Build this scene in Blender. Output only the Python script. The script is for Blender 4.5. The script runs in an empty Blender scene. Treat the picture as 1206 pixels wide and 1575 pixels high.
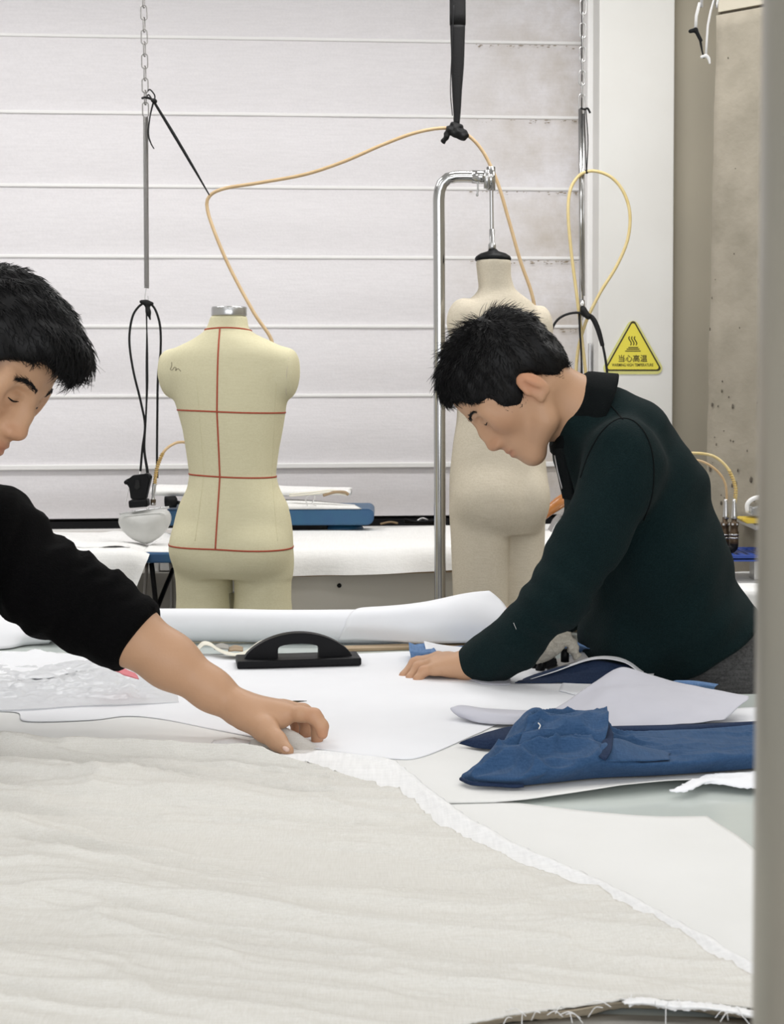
import bpy, bmesh, math, random
import numpy as np
from mathutils import Vector, Matrix, Euler
from mathutils.bvhtree import BVHTree

random.seed(7)
rng = np.random.default_rng(7)
SC = bpy.context.scene
COL = SC.collection

# ------------------------------------------------------------------ camera
F_PX, CX, CY, SHIFT_PX = 2300.0, 603.0, 787.5, 97.0
CAM = np.array((0.0, 0.0, 1.36))
PITCH, ROLL = math.radians(2.5), 0.0025
_up = np.array((0, math.sin(PITCH), math.cos(PITCH)))
FWD = np.array((0, math.cos(PITCH), -math.sin(PITCH)))
_rt = np.array((1.0, 0, 0))
RIGHT = _rt * math.cos(ROLL) - _up * math.sin(ROLL)
UP = _up * math.cos(ROLL) + _rt * math.sin(ROLL)
cam_data = bpy.data.cameras.new('camera')
cam = bpy.data.objects.new('camera', cam_data)
COL.objects.link(cam)
cam.matrix_world = Matrix(((RIGHT[0], UP[0], -FWD[0], CAM[0]), (RIGHT[1], UP[1], -FWD[1], CAM[1]),
                           (RIGHT[2], UP[2], -FWD[2], CAM[2]), (0, 0, 0, 1)))
cam_data.sensor_fit = 'HORIZONTAL'
cam_data.sensor_width = 36.0
cam_data.lens = 36.0 * F_PX / 1206.0
cam_data.shift_y = -SHIFT_PX / 1206.0
cam_data.clip_start = 0.02
cam_data.dof.use_dof = True
cam_data.dof.focus_distance = 2.55
cam_data.dof.aperture_fstop = 26.0
SC.camera = cam

# ------------------------------------------------------------------ world, lights, exposure
world = bpy.data.worlds.new('world')
SC.world = world
world.use_nodes = True
world.node_tree.nodes['Background'].inputs[0].default_value = (0.93, 0.96, 1.0, 1)
world.node_tree.nodes['Background'].inputs[1].default_value = 0.6
SC.view_settings.view_transform = 'Standard'
SC.view_settings.look = 'None'
SC.view_settings.gamma = 1.0
SC.view_settings.use_curve_mapping = False
SC.view_settings.exposure = -0.8
CEIL_Z = 3.3
LAMP_SPOTS = [(x, y) for y in (0.7, 2.5, 4.35) for x in (-1.5, 0.45, 2.2)]
LAMP_W = {0.7: 9.0, 2.5: 16.0, 4.35: 42.0}
FRONT_FILL_W = 190.0


def area_light(name, loc, rot, sx, sy, watts, color):
    d = bpy.data.lights.new(name, 'AREA')
    d.shape = 'RECTANGLE'
    d.size, d.size_y, d.energy, d.color = sx, sy, watts, color
    o = bpy.data.objects.new(name, d)
    COL.objects.link(o)
    o.location, o.rotation_euler = loc, rot
    return o


area_light('added_front_fill', (0, -2.42, 1.9), (math.radians(90), 0, 0), 5.0, 1.9, FRONT_FILL_W, (0.95, 0.97, 1.0))  # added frontal fill light behind the viewer


# ------------------------------------------------------------------ unprojection
TZ = 0.845


def ray(u, v):
    d = FWD + RIGHT * ((u - CX) / F_PX) + UP * ((CY - v - SHIFT_PX) / F_PX)
    return d


def P(u, v, Y):
    d = ray(u, v)
    return CAM + d * (Y / d[1])


def T(u, v, z=TZ):
    d = ray(u, v)
    return CAM + d * ((z - CAM[2]) / d[2])


WALL_A = math.radians(4.4)
WALL_P = np.array((-0.4, 5.85, 0))
WALL_N = np.array((math.sin(WALL_A), -math.cos(WALL_A), 0))      # towards the room


def W(u, v, off=0.0):
    d = ray(u, v)
    t = ((WALL_P + WALL_N * off - CAM) @ WALL_N) / (d @ WALL_N)
    return CAM + d * t


# ------------------------------------------------------------------ materials
MATS = {}


def mat(name, color, rough=0.6, metal=0.0, noise=None, bump=None, spec=0.5, sheen=0.0, trans=0.0, alpha=1.0, sss=0.0,
        coat=0.0, stretch=(1, 1, 1), emit=None, tint=False):
    """noise=(scale, second colour, low, high); bump=(scale, strength)"""
    if name in MATS:
        return MATS[name]
    m = bpy.data.materials.new(name)
    m.use_nodes = True
    nt = m.node_tree
    b = nt.nodes['Principled BSDF']
    b.inputs['Base Color'].default_value = (*color, 1)
    b.inputs['Roughness'].default_value = rough
    b.inputs['Metallic'].default_value = metal
    b.inputs['Specular IOR Level'].default_value = spec
    if sheen:
        b.inputs['Sheen Weight'].default_value = sheen
        b.inputs['Sheen Roughness'].default_value = 0.5
    if trans:
        b.inputs['Transmission Weight'].default_value = trans
    if alpha < 1:
        b.inputs['Alpha'].default_value = alpha
    if coat:
        b.inputs['Coat Weight'].default_value = coat
    if sss:
        b.inputs['Subsurface Weight'].default_value = sss
        b.inputs['Subsurface Radius'].default_value = (0.012, 0.005, 0.003)
        b.inputs['Subsurface Scale'].default_value = 1.0
    if emit:
        b.inputs['Emission Color'].default_value = (*emit[0], 1)
        b.inputs['Emission Strength'].default_value = emit[1]
    co = nt.nodes.new('ShaderNodeTexCoord')
    mp = nt.nodes.new('ShaderNodeMapping')
    mp.inputs['Scale'].default_value = stretch
    nt.links.new(co.outputs['Object'], mp.inputs['Vector'])
    out = None
    if noise:
        sc, c2, lo, hi = noise
        n = nt.nodes.new('ShaderNodeTexNoise')
        n.inputs['Scale'].default_value = sc
        n.inputs['Detail'].default_value = 6
        nt.links.new(mp.outputs[0], n.inputs['Vector'])
        r = nt.nodes.new('ShaderNodeValToRGB')
        r.color_ramp.elements[0].position, r.color_ramp.elements[1].position = lo, hi
        r.color_ramp.elements[0].color = (*color, 1)
        r.color_ramp.elements[1].color = (*c2, 1)
        nt.links.new(n.outputs['Fac'], r.inputs['Fac'])
        out = r.outputs['Color']
    if tint:
        at = nt.nodes.new('ShaderNodeAttribute')
        at.attribute_name = 'tint'
        mx = nt.nodes.new('ShaderNodeMix')
        mx.data_type = 'RGBA'
        mx.blend_type = 'MULTIPLY'
        mx.inputs[0].default_value = 1.0
        if out is not None:
            nt.links.new(out, mx.inputs[6])
        else:
            mx.inputs[6].default_value = (*color, 1)
        nt.links.new(at.outputs['Color'], mx.inputs[7])
        out = mx.outputs[2]
    if out is not None:
        nt.links.new(out, b.inputs['Base Color'])
    if bump:
        n2 = nt.nodes.new('ShaderNodeTexNoise')
        n2.inputs['Scale'].default_value = bump[0]
        n2.inputs['Detail'].default_value = 5
        nt.links.new(mp.outputs[0], n2.inputs['Vector'])
        bp = nt.nodes.new('ShaderNodeBump')
        bp.inputs['Strength'].default_value = bump[1]
        bp.inputs['Distance'].default_value = 0.004
        nt.links.new(n2.outputs['Fac'], bp.inputs['Height'])
        nt.links.new(bp.outputs[0], b.inputs['Normal'])
    MATS[name] = m
    return m


def weave(name, c1, c2, scale=420.0, rough=0.9, bump=0.35, mott=None, sheen=0.0, stains=None, gamma_dir=(1, 1)):
    """woven cloth: warp and weft streaks, fine relief and soft mottling"""
    if name in MATS:
        return MATS[name]
    m = mat(name, c1, rough, sheen=sheen, spec=0.2)
    nt = m.node_tree
    b = nt.nodes['Principled BSDF']
    co = nt.nodes.new('ShaderNodeTexCoord')
    hs = []
    for st in ((0.06 * gamma_dir[0], 1, 1), (1, 0.06 * gamma_dir[1], 1)):
        mp = nt.nodes.new('ShaderNodeMapping')
        mp.inputs['Scale'].default_value = st
        n = nt.nodes.new('ShaderNodeTexNoise')
        n.inputs['Scale'].default_value = scale
        n.inputs['Detail'].default_value = 3
        nt.links.new(co.outputs['Object'], mp.inputs['Vector'])
        nt.links.new(mp.outputs[0], n.inputs['Vector'])
        hs.append(n.outputs['Fac'])
    add = nt.nodes.new('ShaderNodeMath')
    add.operation = 'ADD'
    nt.links.new(hs[0], add.inputs[0])
    nt.links.new(hs[1], add.inputs[1])
    mr = nt.nodes.new('ShaderNodeMapRange')
    mr.inputs[1].default_value, mr.inputs[2].default_value = 0.7, 1.3
    nt.links.new(add.outputs[0], mr.inputs[0])
    mx = nt.nodes.new('ShaderNodeMix')
    mx.data_type = 'RGBA'
    mx.inputs[6].default_value = (*c1, 1)
    mx.inputs[7].default_value = (*c2, 1)
    nt.links.new(mr.outputs[0], mx.inputs[0])
    out = mx.outputs[2]
    if stains:      # (scale, colour, lo, hi)
        n3 = nt.nodes.new('ShaderNodeTexNoise')
        n3.inputs['Scale'].default_value = stains[0]
        n3.inputs['Detail'].default_value = 8
        n3.inputs['Roughness'].default_value = 0.65
        nt.links.new(co.outputs['Object'], n3.inputs['Vector'])
        r = nt.nodes.new('ShaderNodeMapRange')
        r.inputs[1].default_value, r.inputs[2].default_value = stains[2], stains[3]
        nt.links.new(n3.outputs['Fac'], r.inputs[0])
        src = r.outputs[0]
        if len(stains) > 4:     # only towards +x of the object (x0, x1)
            sx = nt.nodes.new('ShaderNodeSeparateXYZ')
            nt.links.new(co.outputs['Object'], sx.inputs[0])
            rx = nt.nodes.new('ShaderNodeMapRange')
            rx.inputs[1].default_value, rx.inputs[2].default_value = stains[4], stains[5]
            nt.links.new(sx.outputs[0], rx.inputs[0])
            mu = nt.nodes.new('ShaderNodeMath')
            mu.operation = 'MULTIPLY'
            nt.links.new(src, mu.inputs[0])
            nt.links.new(rx.outputs[0], mu.inputs[1])
            src = mu.outputs[0]
        m2 = nt.nodes.new('ShaderNodeMix')
        m2.data_type = 'RGBA'
        nt.links.new(out, m2.inputs[6])
        m2.inputs[7].default_value = (*stains[1], 1)
        nt.links.new(src, m2.inputs[0])
        out = m2.outputs[2]
    nt.links.new(out, b.inputs['Base Color'])
    bp = nt.nodes.new('ShaderNodeBump')
    bp.inputs['Strength'].default_value = bump
    bp.inputs['Distance'].default_value = 0.0015
    nt.links.new(add.outputs[0], bp.inputs['Height'])
    nt.links.new(bp.outputs[0], b.inputs['Normal'])
    return m


M_WALL = mat('white_paint', (0.78, 0.775, 0.75), 0.75, noise=(3.0, (0.74, 0.73, 0.70), 0.35, 0.7), bump=(60, 0.05))
M_BEIGE = mat('beige_paint_and_shade', (0.47, 0.43, 0.345), 0.8, noise=(2.5, (0.43, 0.395, 0.32), 0.3, 0.7), bump=(90, 0.05))  # beige paint; between pier and column it carries the wall's shade
M_CEIL = mat('ceiling_paint', (0.8, 0.8, 0.8), 0.85)
M_FLOOR = mat('grey_floor', (0.38, 0.37, 0.35), 0.55, noise=(3, (0.31, 0.3, 0.29), 0.3, 0.7))
M_CONC = mat('raw_concrete', (0.335, 0.30, 0.24), 0.85, noise=(9, (0.25, 0.225, 0.175), 0.36, 0.72), bump=(45, 0.5))
M_PIT = mat('concrete_pit', (0.10, 0.085, 0.065), 0.95)
M_TOP = mat('pale_green_laminate', (0.60, 0.65, 0.62), 0.22, noise=(7, (0.55, 0.60, 0.575), 0.35, 0.7), coat=0.2)
M_STEEL = mat('steel', (0.55, 0.55, 0.55), 0.28, 1.0)
M_CHROME = mat('chrome', (0.52, 0.52, 0.52), 0.16, 1.0)
M_SPRING = mat('dull_spring_steel', (0.33, 0.32, 0.31), 0.45, 1.0)
M_BLACK = mat('black_plastic', (0.005, 0.005, 0.006), 0.48, spec=0.16)
M_RUBBER = mat('black_rubber', (0.007, 0.007, 0.008), 0.6, spec=0.3)
M_TAPE = mat('black_strap_cloth', (0.006, 0.006, 0.0065), 0.6, spec=0.25, bump=(220, 0.3))
M_HOSE = mat('yellow_hose', (0.52, 0.36, 0.19), 0.4, noise=(40, (0.58, 0.42, 0.24), 0.3, 0.7))
M_HOSE2 = mat('pale_yellow_hose', (0.66, 0.54, 0.28), 0.38, noise=(40, (0.62, 0.48, 0.2), 0.3, 0.7))
M_GOLD = mat('brass_coil', (0.58, 0.40, 0.11), 0.35, 0.6)
M_PAPER = mat('white_paper', (0.86, 0.87, 0.90), 0.75, noise=(9, (0.83, 0.84, 0.87), 0.3, 0.7), bump=(14, 0.12))
M_CARD = mat('offwhite_card', (0.80, 0.80, 0.785), 0.75, noise=(6, (0.76, 0.76, 0.74), 0.3, 0.7), bump=(25, 0.08))
M_LILAC = mat('grey_lilac_paper', (0.58, 0.58, 0.64), 0.75, noise=(8, (0.52, 0.52, 0.575), 0.3, 0.7), bump=(16, 0.25))
M_CREAM = mat('cream_card', (0.80, 0.77, 0.66), 0.7)
M_PINK = mat('pink_cloth', (0.72, 0.22, 0.25), 0.8)
M_PLASTIC = mat('clear_plastic_film', (0.90, 0.91, 0.93), 0.3, alpha=0.45, spec=0.6)
M_LINEN = weave('natural_linen', (0.655, 0.635, 0.585), (0.735, 0.72, 0.68), 700, bump=0.35)
M_LINEN_EDGE_SHADE = mat('linen_edge_and_shadow', (0.40, 0.34, 0.25), 0.95, bump=(300, 0.4))  # brown lower linen layer, also the painted shadow below the near edge
M_SELV = weave('white_interfacing', (0.80, 0.80, 0.80), (0.90, 0.90, 0.90), 260, bump=0.4)
M_BLIND = weave('white_blind_cloth', (0.77, 0.748, 0.765), (0.825, 0.802, 0.82), 120, bump=0.25,
                stains=(4.0, (0.42, 0.35, 0.25), 0.34, 0.74, 0.1, 0.85))
M_ROD = mat('white_blind_batten', (0.88, 0.87, 0.86), 0.6)
M_DIRT = mat('brown_dirt', (0.30, 0.24, 0.16), 0.95)
M_BLUE = weave('blue_cotton', (0.022, 0.060, 0.135), (0.038, 0.088, 0.185), 420, bump=0.3, sheen=0.05)
M_BLUEIN = weave('navy_cotton_and_void', (0.012, 0.024, 0.06), (0.02, 0.036, 0.08), 420, bump=0.3)  # dark navy cloth, also the painted shade in the garment's void
M_DENIM = weave('light_denim', (0.10, 0.19, 0.37), (0.17, 0.28, 0.48), 420, bump=0.4)
M_FORM1 = weave('cream_form_cloth', (0.665, 0.615, 0.41), (0.72, 0.675, 0.47), 300, bump=0.12)
M_FORM2 = weave('beige_form_cloth', (0.60, 0.535, 0.42), (0.68, 0.615, 0.50), 260, bump=0.3)
M_RED = mat('red_tape', (0.42, 0.075, 0.035), 0.7)
M_INK = mat('brown_ink', (0.16, 0.13, 0.08), 0.8)
M_WHITECLOTH = weave('white_cover_cloth', (0.80, 0.795, 0.78), (0.87, 0.865, 0.85), 200, bump=0.25)
M_GREYCLOTH = weave('pale_grey_cloth', (0.60, 0.60, 0.585), (0.66, 0.66, 0.645), 200, bump=0.25)
M_APRON = mat('pale_grey_panel', (0.60, 0.575, 0.52), 0.75, noise=(3, (0.54, 0.52, 0.47), 0.3, 0.7))
M_GREYPANEL = mat('grey_panel', (0.36, 0.345, 0.31), 0.7, noise=(4, (0.30, 0.29, 0.265), 0.3, 0.7))
M_NAVYEDGE = mat('blue_enamel', (0.017, 0.075, 0.19), 0.4, noise=(9, (0.02, 0.11, 0.2), 0.35, 0.7))
M_BLUEPLASTIC = mat('blue_plastic', (0.02, 0.06, 0.30), 0.35)
M_WOOD = mat('light_wood', (0.42, 0.31, 0.19), 0.6, noise=(14, (0.30, 0.21, 0.12), 0.3, 0.7), stretch=(0.15, 1, 1))
M_WOODH = mat('varnished_wood', (0.50, 0.19, 0.035), 0.25, noise=(20, (0.30, 0.10, 0.02), 0.3, 0.7), stretch=(0.2, 1, 1), coat=0.6)
M_CARDB = mat('brown_cardboard', (0.36, 0.27, 0.155), 0.85, noise=(6, (0.31, 0.23, 0.13), 0.3, 0.7))
M_SHOE = mat('frosted_iron_shoe', (0.56, 0.56, 0.54), 0.35, noise=(30, (0.50, 0.50, 0.48), 0.3, 0.7))
M_BRASSD = mat('dark_bronze', (0.075, 0.05, 0.03), 0.4, 0.7)
M_POST = mat('painted_steel_post', (0.40, 0.355, 0.28), 0.32, 0.35, noise=(6, (0.30, 0.29, 0.25), 0.3, 0.7))
M_TAG = mat('yellow_pad', (0.72, 0.52, 0.06), 0.5)
M_YELLOW = mat('sign_yellow', (0.80, 0.70, 0.06), 0.45)
M_YELLOWB = mat('sign_pale_yellow', (0.66, 0.64, 0.22), 0.5)
M_SIGNINK = mat('sign_black', (0.035, 0.026, 0.004), 0.6)
M_SIGNINK2 = mat('sign_olive_print', (0.06, 0.045, 0.004), 0.6)
M_SKIN = mat('skin', (0.51, 0.30, 0.18), 0.48, spec=0.35, bump=(260, 0.08), tint=True)
M_HAIR = mat('black_hair', (0.0042, 0.0040, 0.0044), 0.5, spec=0.22)
M_FADE = mat('short_shaved_hair', (0.05, 0.038, 0.03), 0.8, bump=(500, 0.6))
M_SWGREEN = mat('dark_green_knit', (0.0034, 0.0108, 0.0118), 0.95, sheen=0.02, spec=0.10, noise=(420, (0.0062, 0.0165, 0.0175), 0.35, 0.65), bump=(430, 0.5))
M_SWCOLLAR = mat('black_knit_collar', (0.0028, 0.0045, 0.005), 0.95, sheen=0.0, spec=0.15, bump=(430, 0.5))
M_SWBLACK = mat('black_knit', (0.0022, 0.0022, 0.0024), 0.95, sheen=0.0, spec=0.08, bump=(430, 0.4))
M_JEANS = weave('washed_black_denim', (0.045, 0.045, 0.045), (0.10, 0.10, 0.10), 300, bump=0.5)
M_DARKJEANS = weave('black_trouser_cloth', (0.012, 0.012, 0.014), (0.02, 0.02, 0.022), 300)
M_LEATHER = mat('shoe_leather', (0.02, 0.018, 0.016), 0.45)
M_FLUFF = weave('grubby_cotton_wrap', (0.45, 0.41, 0.34), (0.62, 0.58, 0.50), 300, bump=0.9)
M_TUBE = mat('fluorescent_tube', (0.9, 0.9, 0.9), 0.4, emit=((1.0, 0.98, 0.95), 2.0))
M_HOUSING = mat('lamp_housing', (0.8, 0.8, 0.8), 0.4)
M_THREAD = mat('pale_thread', (0.7, 0.7, 0.68), 0.8)
M_WINGLASS = mat('window_glass', (0.75, 0.8, 0.83), 0.1)


# ------------------------------------------------------------------ object helpers
def tag(o, label=None, cat=None, group=None, kind=None):
    if label: o['label'] = label
    if cat: o['category'] = cat
    if group: o['group'] = group
    if kind: o['kind'] = kind
    return o


def empty(name, loc=(0, 0, 0)):
    o = bpy.data.objects.new(name, None)
    o.empty_display_size = 0.05
    COL.objects.link(o)
    o.location = [float(c) for c in loc]
    return o


def link(name, me, m=None, parent=None, smooth=True):
    """mesh in world coordinates -> object; under a parent the mesh keeps its world place"""
    o = bpy.data.objects.new(name, me)
    COL.objects.link(o)
    if m is not None and not me.materials:
        me.materials.append(m)
    if smooth and len(me.polygons):
        me.polygons.foreach_set('use_smooth', np.ones(len(me.polygons), dtype=bool))
    if parent is not None:
        set_parent(o, parent)
    return o


def set_parent(o, parent):
    o.parent = parent
    if parent.type == 'EMPTY' and parent.parent is None:
        o.matrix_parent_inverse = Matrix.Translation(-Vector(parent.location))


def np_mesh(name, V, Fc):
    """V (n,3) array, Fc list/array of quads or tris (uniform)"""
    me = bpy.data.meshes.new(name)
    V = np.asarray(V, dtype=np.float32)
    Fc = np.asarray(Fc, dtype=np.int32)
    n, k = Fc.shape
    me.vertices.add(len(V))
    me.vertices.foreach_set('co', V.ravel())
    me.loops.add(n * k)
    me.loops.foreach_set('vertex_index', Fc.ravel())
    me.polygons.add(n)
    me.polygons.foreach_set('loop_start', np.arange(0, n * k, k, dtype=np.int32))
    me.update(calc_edges=True)
    me.validate()
    return me


def pd_mesh(name, V, Fc):
    me = bpy.data.meshes.new(name)
    me.from_pydata([tuple(float(c) for c in v) for v in V], [], [tuple(f) for f in Fc])
    me.update()
    return me


def bm_mesh(name, bm):
    me = bpy.data.meshes.new(name)
    bm.normal_update()
    bm.to_mesh(me)
    bm.free()
    return me


def box_bm(lo, hi, bev=0.0, bm=None, M=None, seg=2):
    own = bm is None
    b2 = bmesh.new()
    lo, hi = Vector([float(c) for c in lo]), Vector([float(c) for c in hi])
    r = bmesh.ops.create_cube(b2, size=1.0)
    for v in r['verts']:
        v.co = Vector(((v.co.x + .5) * (hi.x - lo.x) + lo.x, (v.co.y + .5) * (hi.y - lo.y) + lo.y, (v.co.z + .5) * (hi.z - lo.z) + lo.z))
    if bev:
        bmesh.ops.bevel(b2, geom=b2.edges[:], offset=bev, segments=seg, affect='EDGES', profile=0.5)
    if M is not None:
        bmesh.ops.transform(b2, matrix=M, verts=b2.verts)
    if own:
        return b2
    me = bpy.data.meshes.new('tmp')
    b2.to_mesh(me)
    b2.free()
    bm.from_mesh(me)
    bpy.data.meshes.remove(me)
    return bm


def box(name, lo, hi, m, parent=None, bev=0.003, M=None, smooth=False):
    return link(name, bm_mesh(name, box_bm(lo, hi, bev, M=M)), m, parent, smooth)


def catmull(pts, n, closed=False):
    pts = np.asarray(pts, dtype=float)
    m = len(pts)
    if m == 2 and not closed:
        t = np.linspace(0, 1, n)[:, None]
        return pts[0] * (1 - t) + pts[1] * t
    d = np.r_[0, np.cumsum(np.linalg.norm(np.diff(np.vstack([pts, pts[:1]]) if closed else pts, axis=0)[:, :min(3, pts.shape[1])], axis=1))]
    d = np.maximum.accumulate(d + np.arange(len(d)) * 1e-9)
    ts = np.linspace(0, d[-1], n, endpoint=not closed)
    out = []
    for t in ts:
        i = min(np.searchsorted(d, t, side='right') - 1, len(d) - 2)
        u = (t - d[i]) / (d[i + 1] - d[i])
        if closed:
            p0, p1, p2, p3 = pts[(i - 1) % m], pts[i % m], pts[(i + 1) % m], pts[(i + 2) % m]
        else:
            p1, p2 = pts[i], pts[i + 1]
            p0 = pts[i - 1] if i > 0 else 2 * p1 - p2
            p3 = pts[i + 2] if i + 2 < m else 2 * p2 - p1
        out.append(0.5 * ((2 * p1) + (-p0 + p2) * u + (2 * p0 - 5 * p1 + 4 * p2 - p3) * u * u + (-p0 + 3 * p1 - 3 * p2 + p3) * u ** 3))
    return np.array(out)


def tube_arrays(path, rad, sides=8, flat=1.0, cap=True, closed=False):
    path = np.asarray(path, dtype=float)
    n = len(path)
    rad = np.full(n, rad) if np.isscalar(rad) else np.asarray(rad, dtype=float)
    tan = np.gradient(path, axis=0) if not closed else np.roll(path, -1, 0) - np.roll(path, 1, 0)
    tan /= np.maximum(np.linalg.norm(tan, axis=1), 1e-9)[:, None]
    ref = np.array((0.0, 1.0, 0.0))
    if abs(tan[0] @ ref) > 0.9:
        ref = np.array((1.0, 0, 0))
    a = np.cross(tan[0], ref)
    a /= np.linalg.norm(a)
    V, Fc = [], []
    for i in range(n):
        a = a - tan[i] * (a @ tan[i])
        a /= np.linalg.norm(a)
        b = np.cross(tan[i], a)
        for k in range(sides):
            th = 2 * math.pi * k / sides
            V.append(path[i] + rad[i] * (a * math.cos(th) + b * math.sin(th) * flat))
    lim = n if closed else n - 1
    for i in range(lim):
        j = (i + 1) % n
        for k in range(sides):
            k2 = (k + 1) % sides
            Fc.append((i * sides + k, i * sides + k2, j * sides + k2, j * sides + k))
    if cap and not closed:
        Fc.append(tuple(range(sides - 1, -1, -1)))
        Fc.append(tuple((n - 1) * sides + k for k in range(sides)))
    return V, Fc


def tube(name, pts, rad, m, parent=None, n=None, sides=8, flat=1.0, closed=False, smooth=True, straight=False):
    pts = np.asarray(pts, dtype=float)
    if straight:
        path = pts
    else:
        path = catmull(pts, n or max(8, 6 * len(pts)), closed)
    if not np.isscalar(rad):
        rad = np.interp(np.linspace(0, 1, len(path)), np.linspace(0, 1, len(rad)), rad)
    V, Fc = tube_arrays(path, rad, sides, flat, True, closed)
    return link(name, pd_mesh(name, V, Fc), m, parent, smooth)


def lathe(name, prof, m, parent=None, seg=32, M=None, smooth=True):
    """prof [(r, z)] revolved about z"""
    V, Fc = [], []
    for r, z in prof:
        for k in range(seg):
            th = 2 * math.pi * k / seg
            V.append((r * math.cos(th), r * math.sin(th), z))
    for i in range(len(prof) - 1):
        for k in range(seg):
            k2 = (k + 1) % seg
            Fc.append((i * seg + k, i * seg + k2, (i + 1) * seg + k2, (i + 1) * seg + k))
    Fc.append(tuple(range(seg - 1, -1, -1)))
    Fc.append(tuple((len(prof) - 1) * seg + k for k in range(seg)))
    me = pd_mesh(name, V, Fc)
    if M is not None:
        me.transform(M)
    return link(name, me, m, parent, smooth)


def frame_z(o, d):
    """matrix taking +z to direction d at o"""
    d = Vector([float(c) for c in d]).normalized()
    return Matrix.Translation(Vector([float(c) for c in o])) @ d.to_track_quat('Z', 'Y').to_matrix().to_4x4()


def prism(name, poly, y0, y1, m, parent=None, M=None, bev=0.0, smooth=False):
    """polygon in xz, extruded along y"""
    bm = bmesh.new()
    vs = [bm.verts.new((float(x), float(y0), float(z))) for x, z in poly]
    f = bm.faces.new(vs)
    r = bmesh.ops.extrude_face_region(bm, geom=[f])
    for v in r['geom']:
        if isinstance(v, bmesh.types.BMVert):
            v.co.y = float(y1)
    bmesh.ops.recalc_face_normals(bm, faces=bm.faces)
    if bev:
        bmesh.ops.bevel(bm, geom=[e for e in bm.edges if e.calc_face_angle(0) > 0.6], offset=bev, segments=2, affect='EDGES')
    if M is not None:
        bmesh.ops.transform(bm, matrix=M, verts=bm.verts)
    return link(name, bm_mesh(name, bm), m, parent, smooth)


# ------------------------------------------------------------------ noise
_perm = np.random.default_rng(3).random((256, 256))


def vnoise(x, y, seed=0):
    x = np.asarray(x) + seed * 17.31
    y = np.asarray(y) + seed * 9.77
    xi, yi = np.floor(x).astype(int), np.floor(y).astype(int)
    fx, fy = x - xi, y - yi
    fx, fy = fx * fx * fx * (fx * (6 * fx - 15) + 10), fy * fy * fy * (fy * (6 * fy - 15) + 10)
    g = lambda a, b: _perm[a % 256, b % 256]
    return (g(xi, yi) * (1 - fx) * (1 - fy) + g(xi + 1, yi) * fx * (1 - fy) + g(xi, yi + 1) * (1 - fx) * fy + g(xi + 1, yi + 1) * fx * fy) * 2 - 1


def fbm(x, y, seed=0, oct=3):
    s, a = 0, 1.0
    for i in range(oct):
        s = s + a * vnoise(x * 2 ** i, y * 2 ** i, seed + i * 5)
        a *= 0.5
    return s


def ridge(x, y, seed=0):
    return 1 - np.abs(vnoise(x, y, seed)) * 2


# ------------------------------------------------------------------ cloth / paper sheets
def sheet_verts(rows, nu, nv, ease=True):
    """rows: lists of world points from left to right; loft through them"""
    R = np.array([catmull(np.array(r), nu) for r in rows])          # rows x nu x 3
    if len(rows) == 2 and not ease:
        t = np.linspace(0, 1, nv)[:, None, None]
        return R[0][None] * (1 - t) + R[1][None] * t
    cols = [catmull(R[:, j], nv) for j in range(nu)]
    return np.array(cols).transpose(1, 0, 2)                         # nv x nu x 3


def grid_faces(nv, nu):
    i = np.arange(nv - 1)[:, None] * nu + np.arange(nu - 1)[None]
    return np.stack([i, i + 1, i + nu + 1, i + nu], -1).reshape(-1, 4)


def sheet(name, rows, m, nu=60, nv=30, thick=0.0006, parent=None, fn=None, fray=0.0, mats=None):
    G = sheet_verts(rows, nu, nv)
    if fray:
        r = np.random.default_rng(len(name) * 7 + nu)
        for e in (np.s_[0, :], np.s_[-1, :], np.s_[:, 0], np.s_[:, -1]):
            G[e] += r.normal(0, fray, G[e].shape) * np.array((1, 1, 0.15))
    if fn is not None:
        uu, vv = np.meshgrid(np.linspace(0, 1, nu), np.linspace(0, 1, nv))
        G[..., 2] += fn(G[..., 0], G[..., 1], uu, vv)
    n = nu * nv
    # thickness: drop a second layer along -normal
    du = np.gradient(G, axis=1)
    dv = np.gradient(G, axis=0)
    N = np.cross(du, dv)
    N /= np.maximum(np.linalg.norm(N, axis=2), 1e-12)[..., None]
    if N[..., 2].mean() < 0:
        N = -N
    A = G.reshape(-1, 3)
    B = (G - N * thick).reshape(-1, 3)
    f = grid_faces(nv, nu)
    q = [f, f[:, ::-1] + n]
    rim = []
    idx = np.arange(n).reshape(nv, nu)
    loop = np.r_[idx[0, :], idx[1:, -1], idx[-1, -2::-1], idx[-2:0:-1, 0]]
    l2 = np.roll(loop, -1)
    rim = np.stack([loop, loop + n, l2 + n, l2], -1)
    me = np_mesh(name, np.vstack([A, B]), np.vstack(q + [rim]))
    if mats:
        for mm in mats:
            me.materials.append(mm)
        mi = np.zeros(len(me.polygons), dtype=np.int32)
        mi[len(f):2 * len(f)] = 1
        me.polygons.foreach_set('material_index', mi)
    return link(name, me, m, parent)


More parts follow.
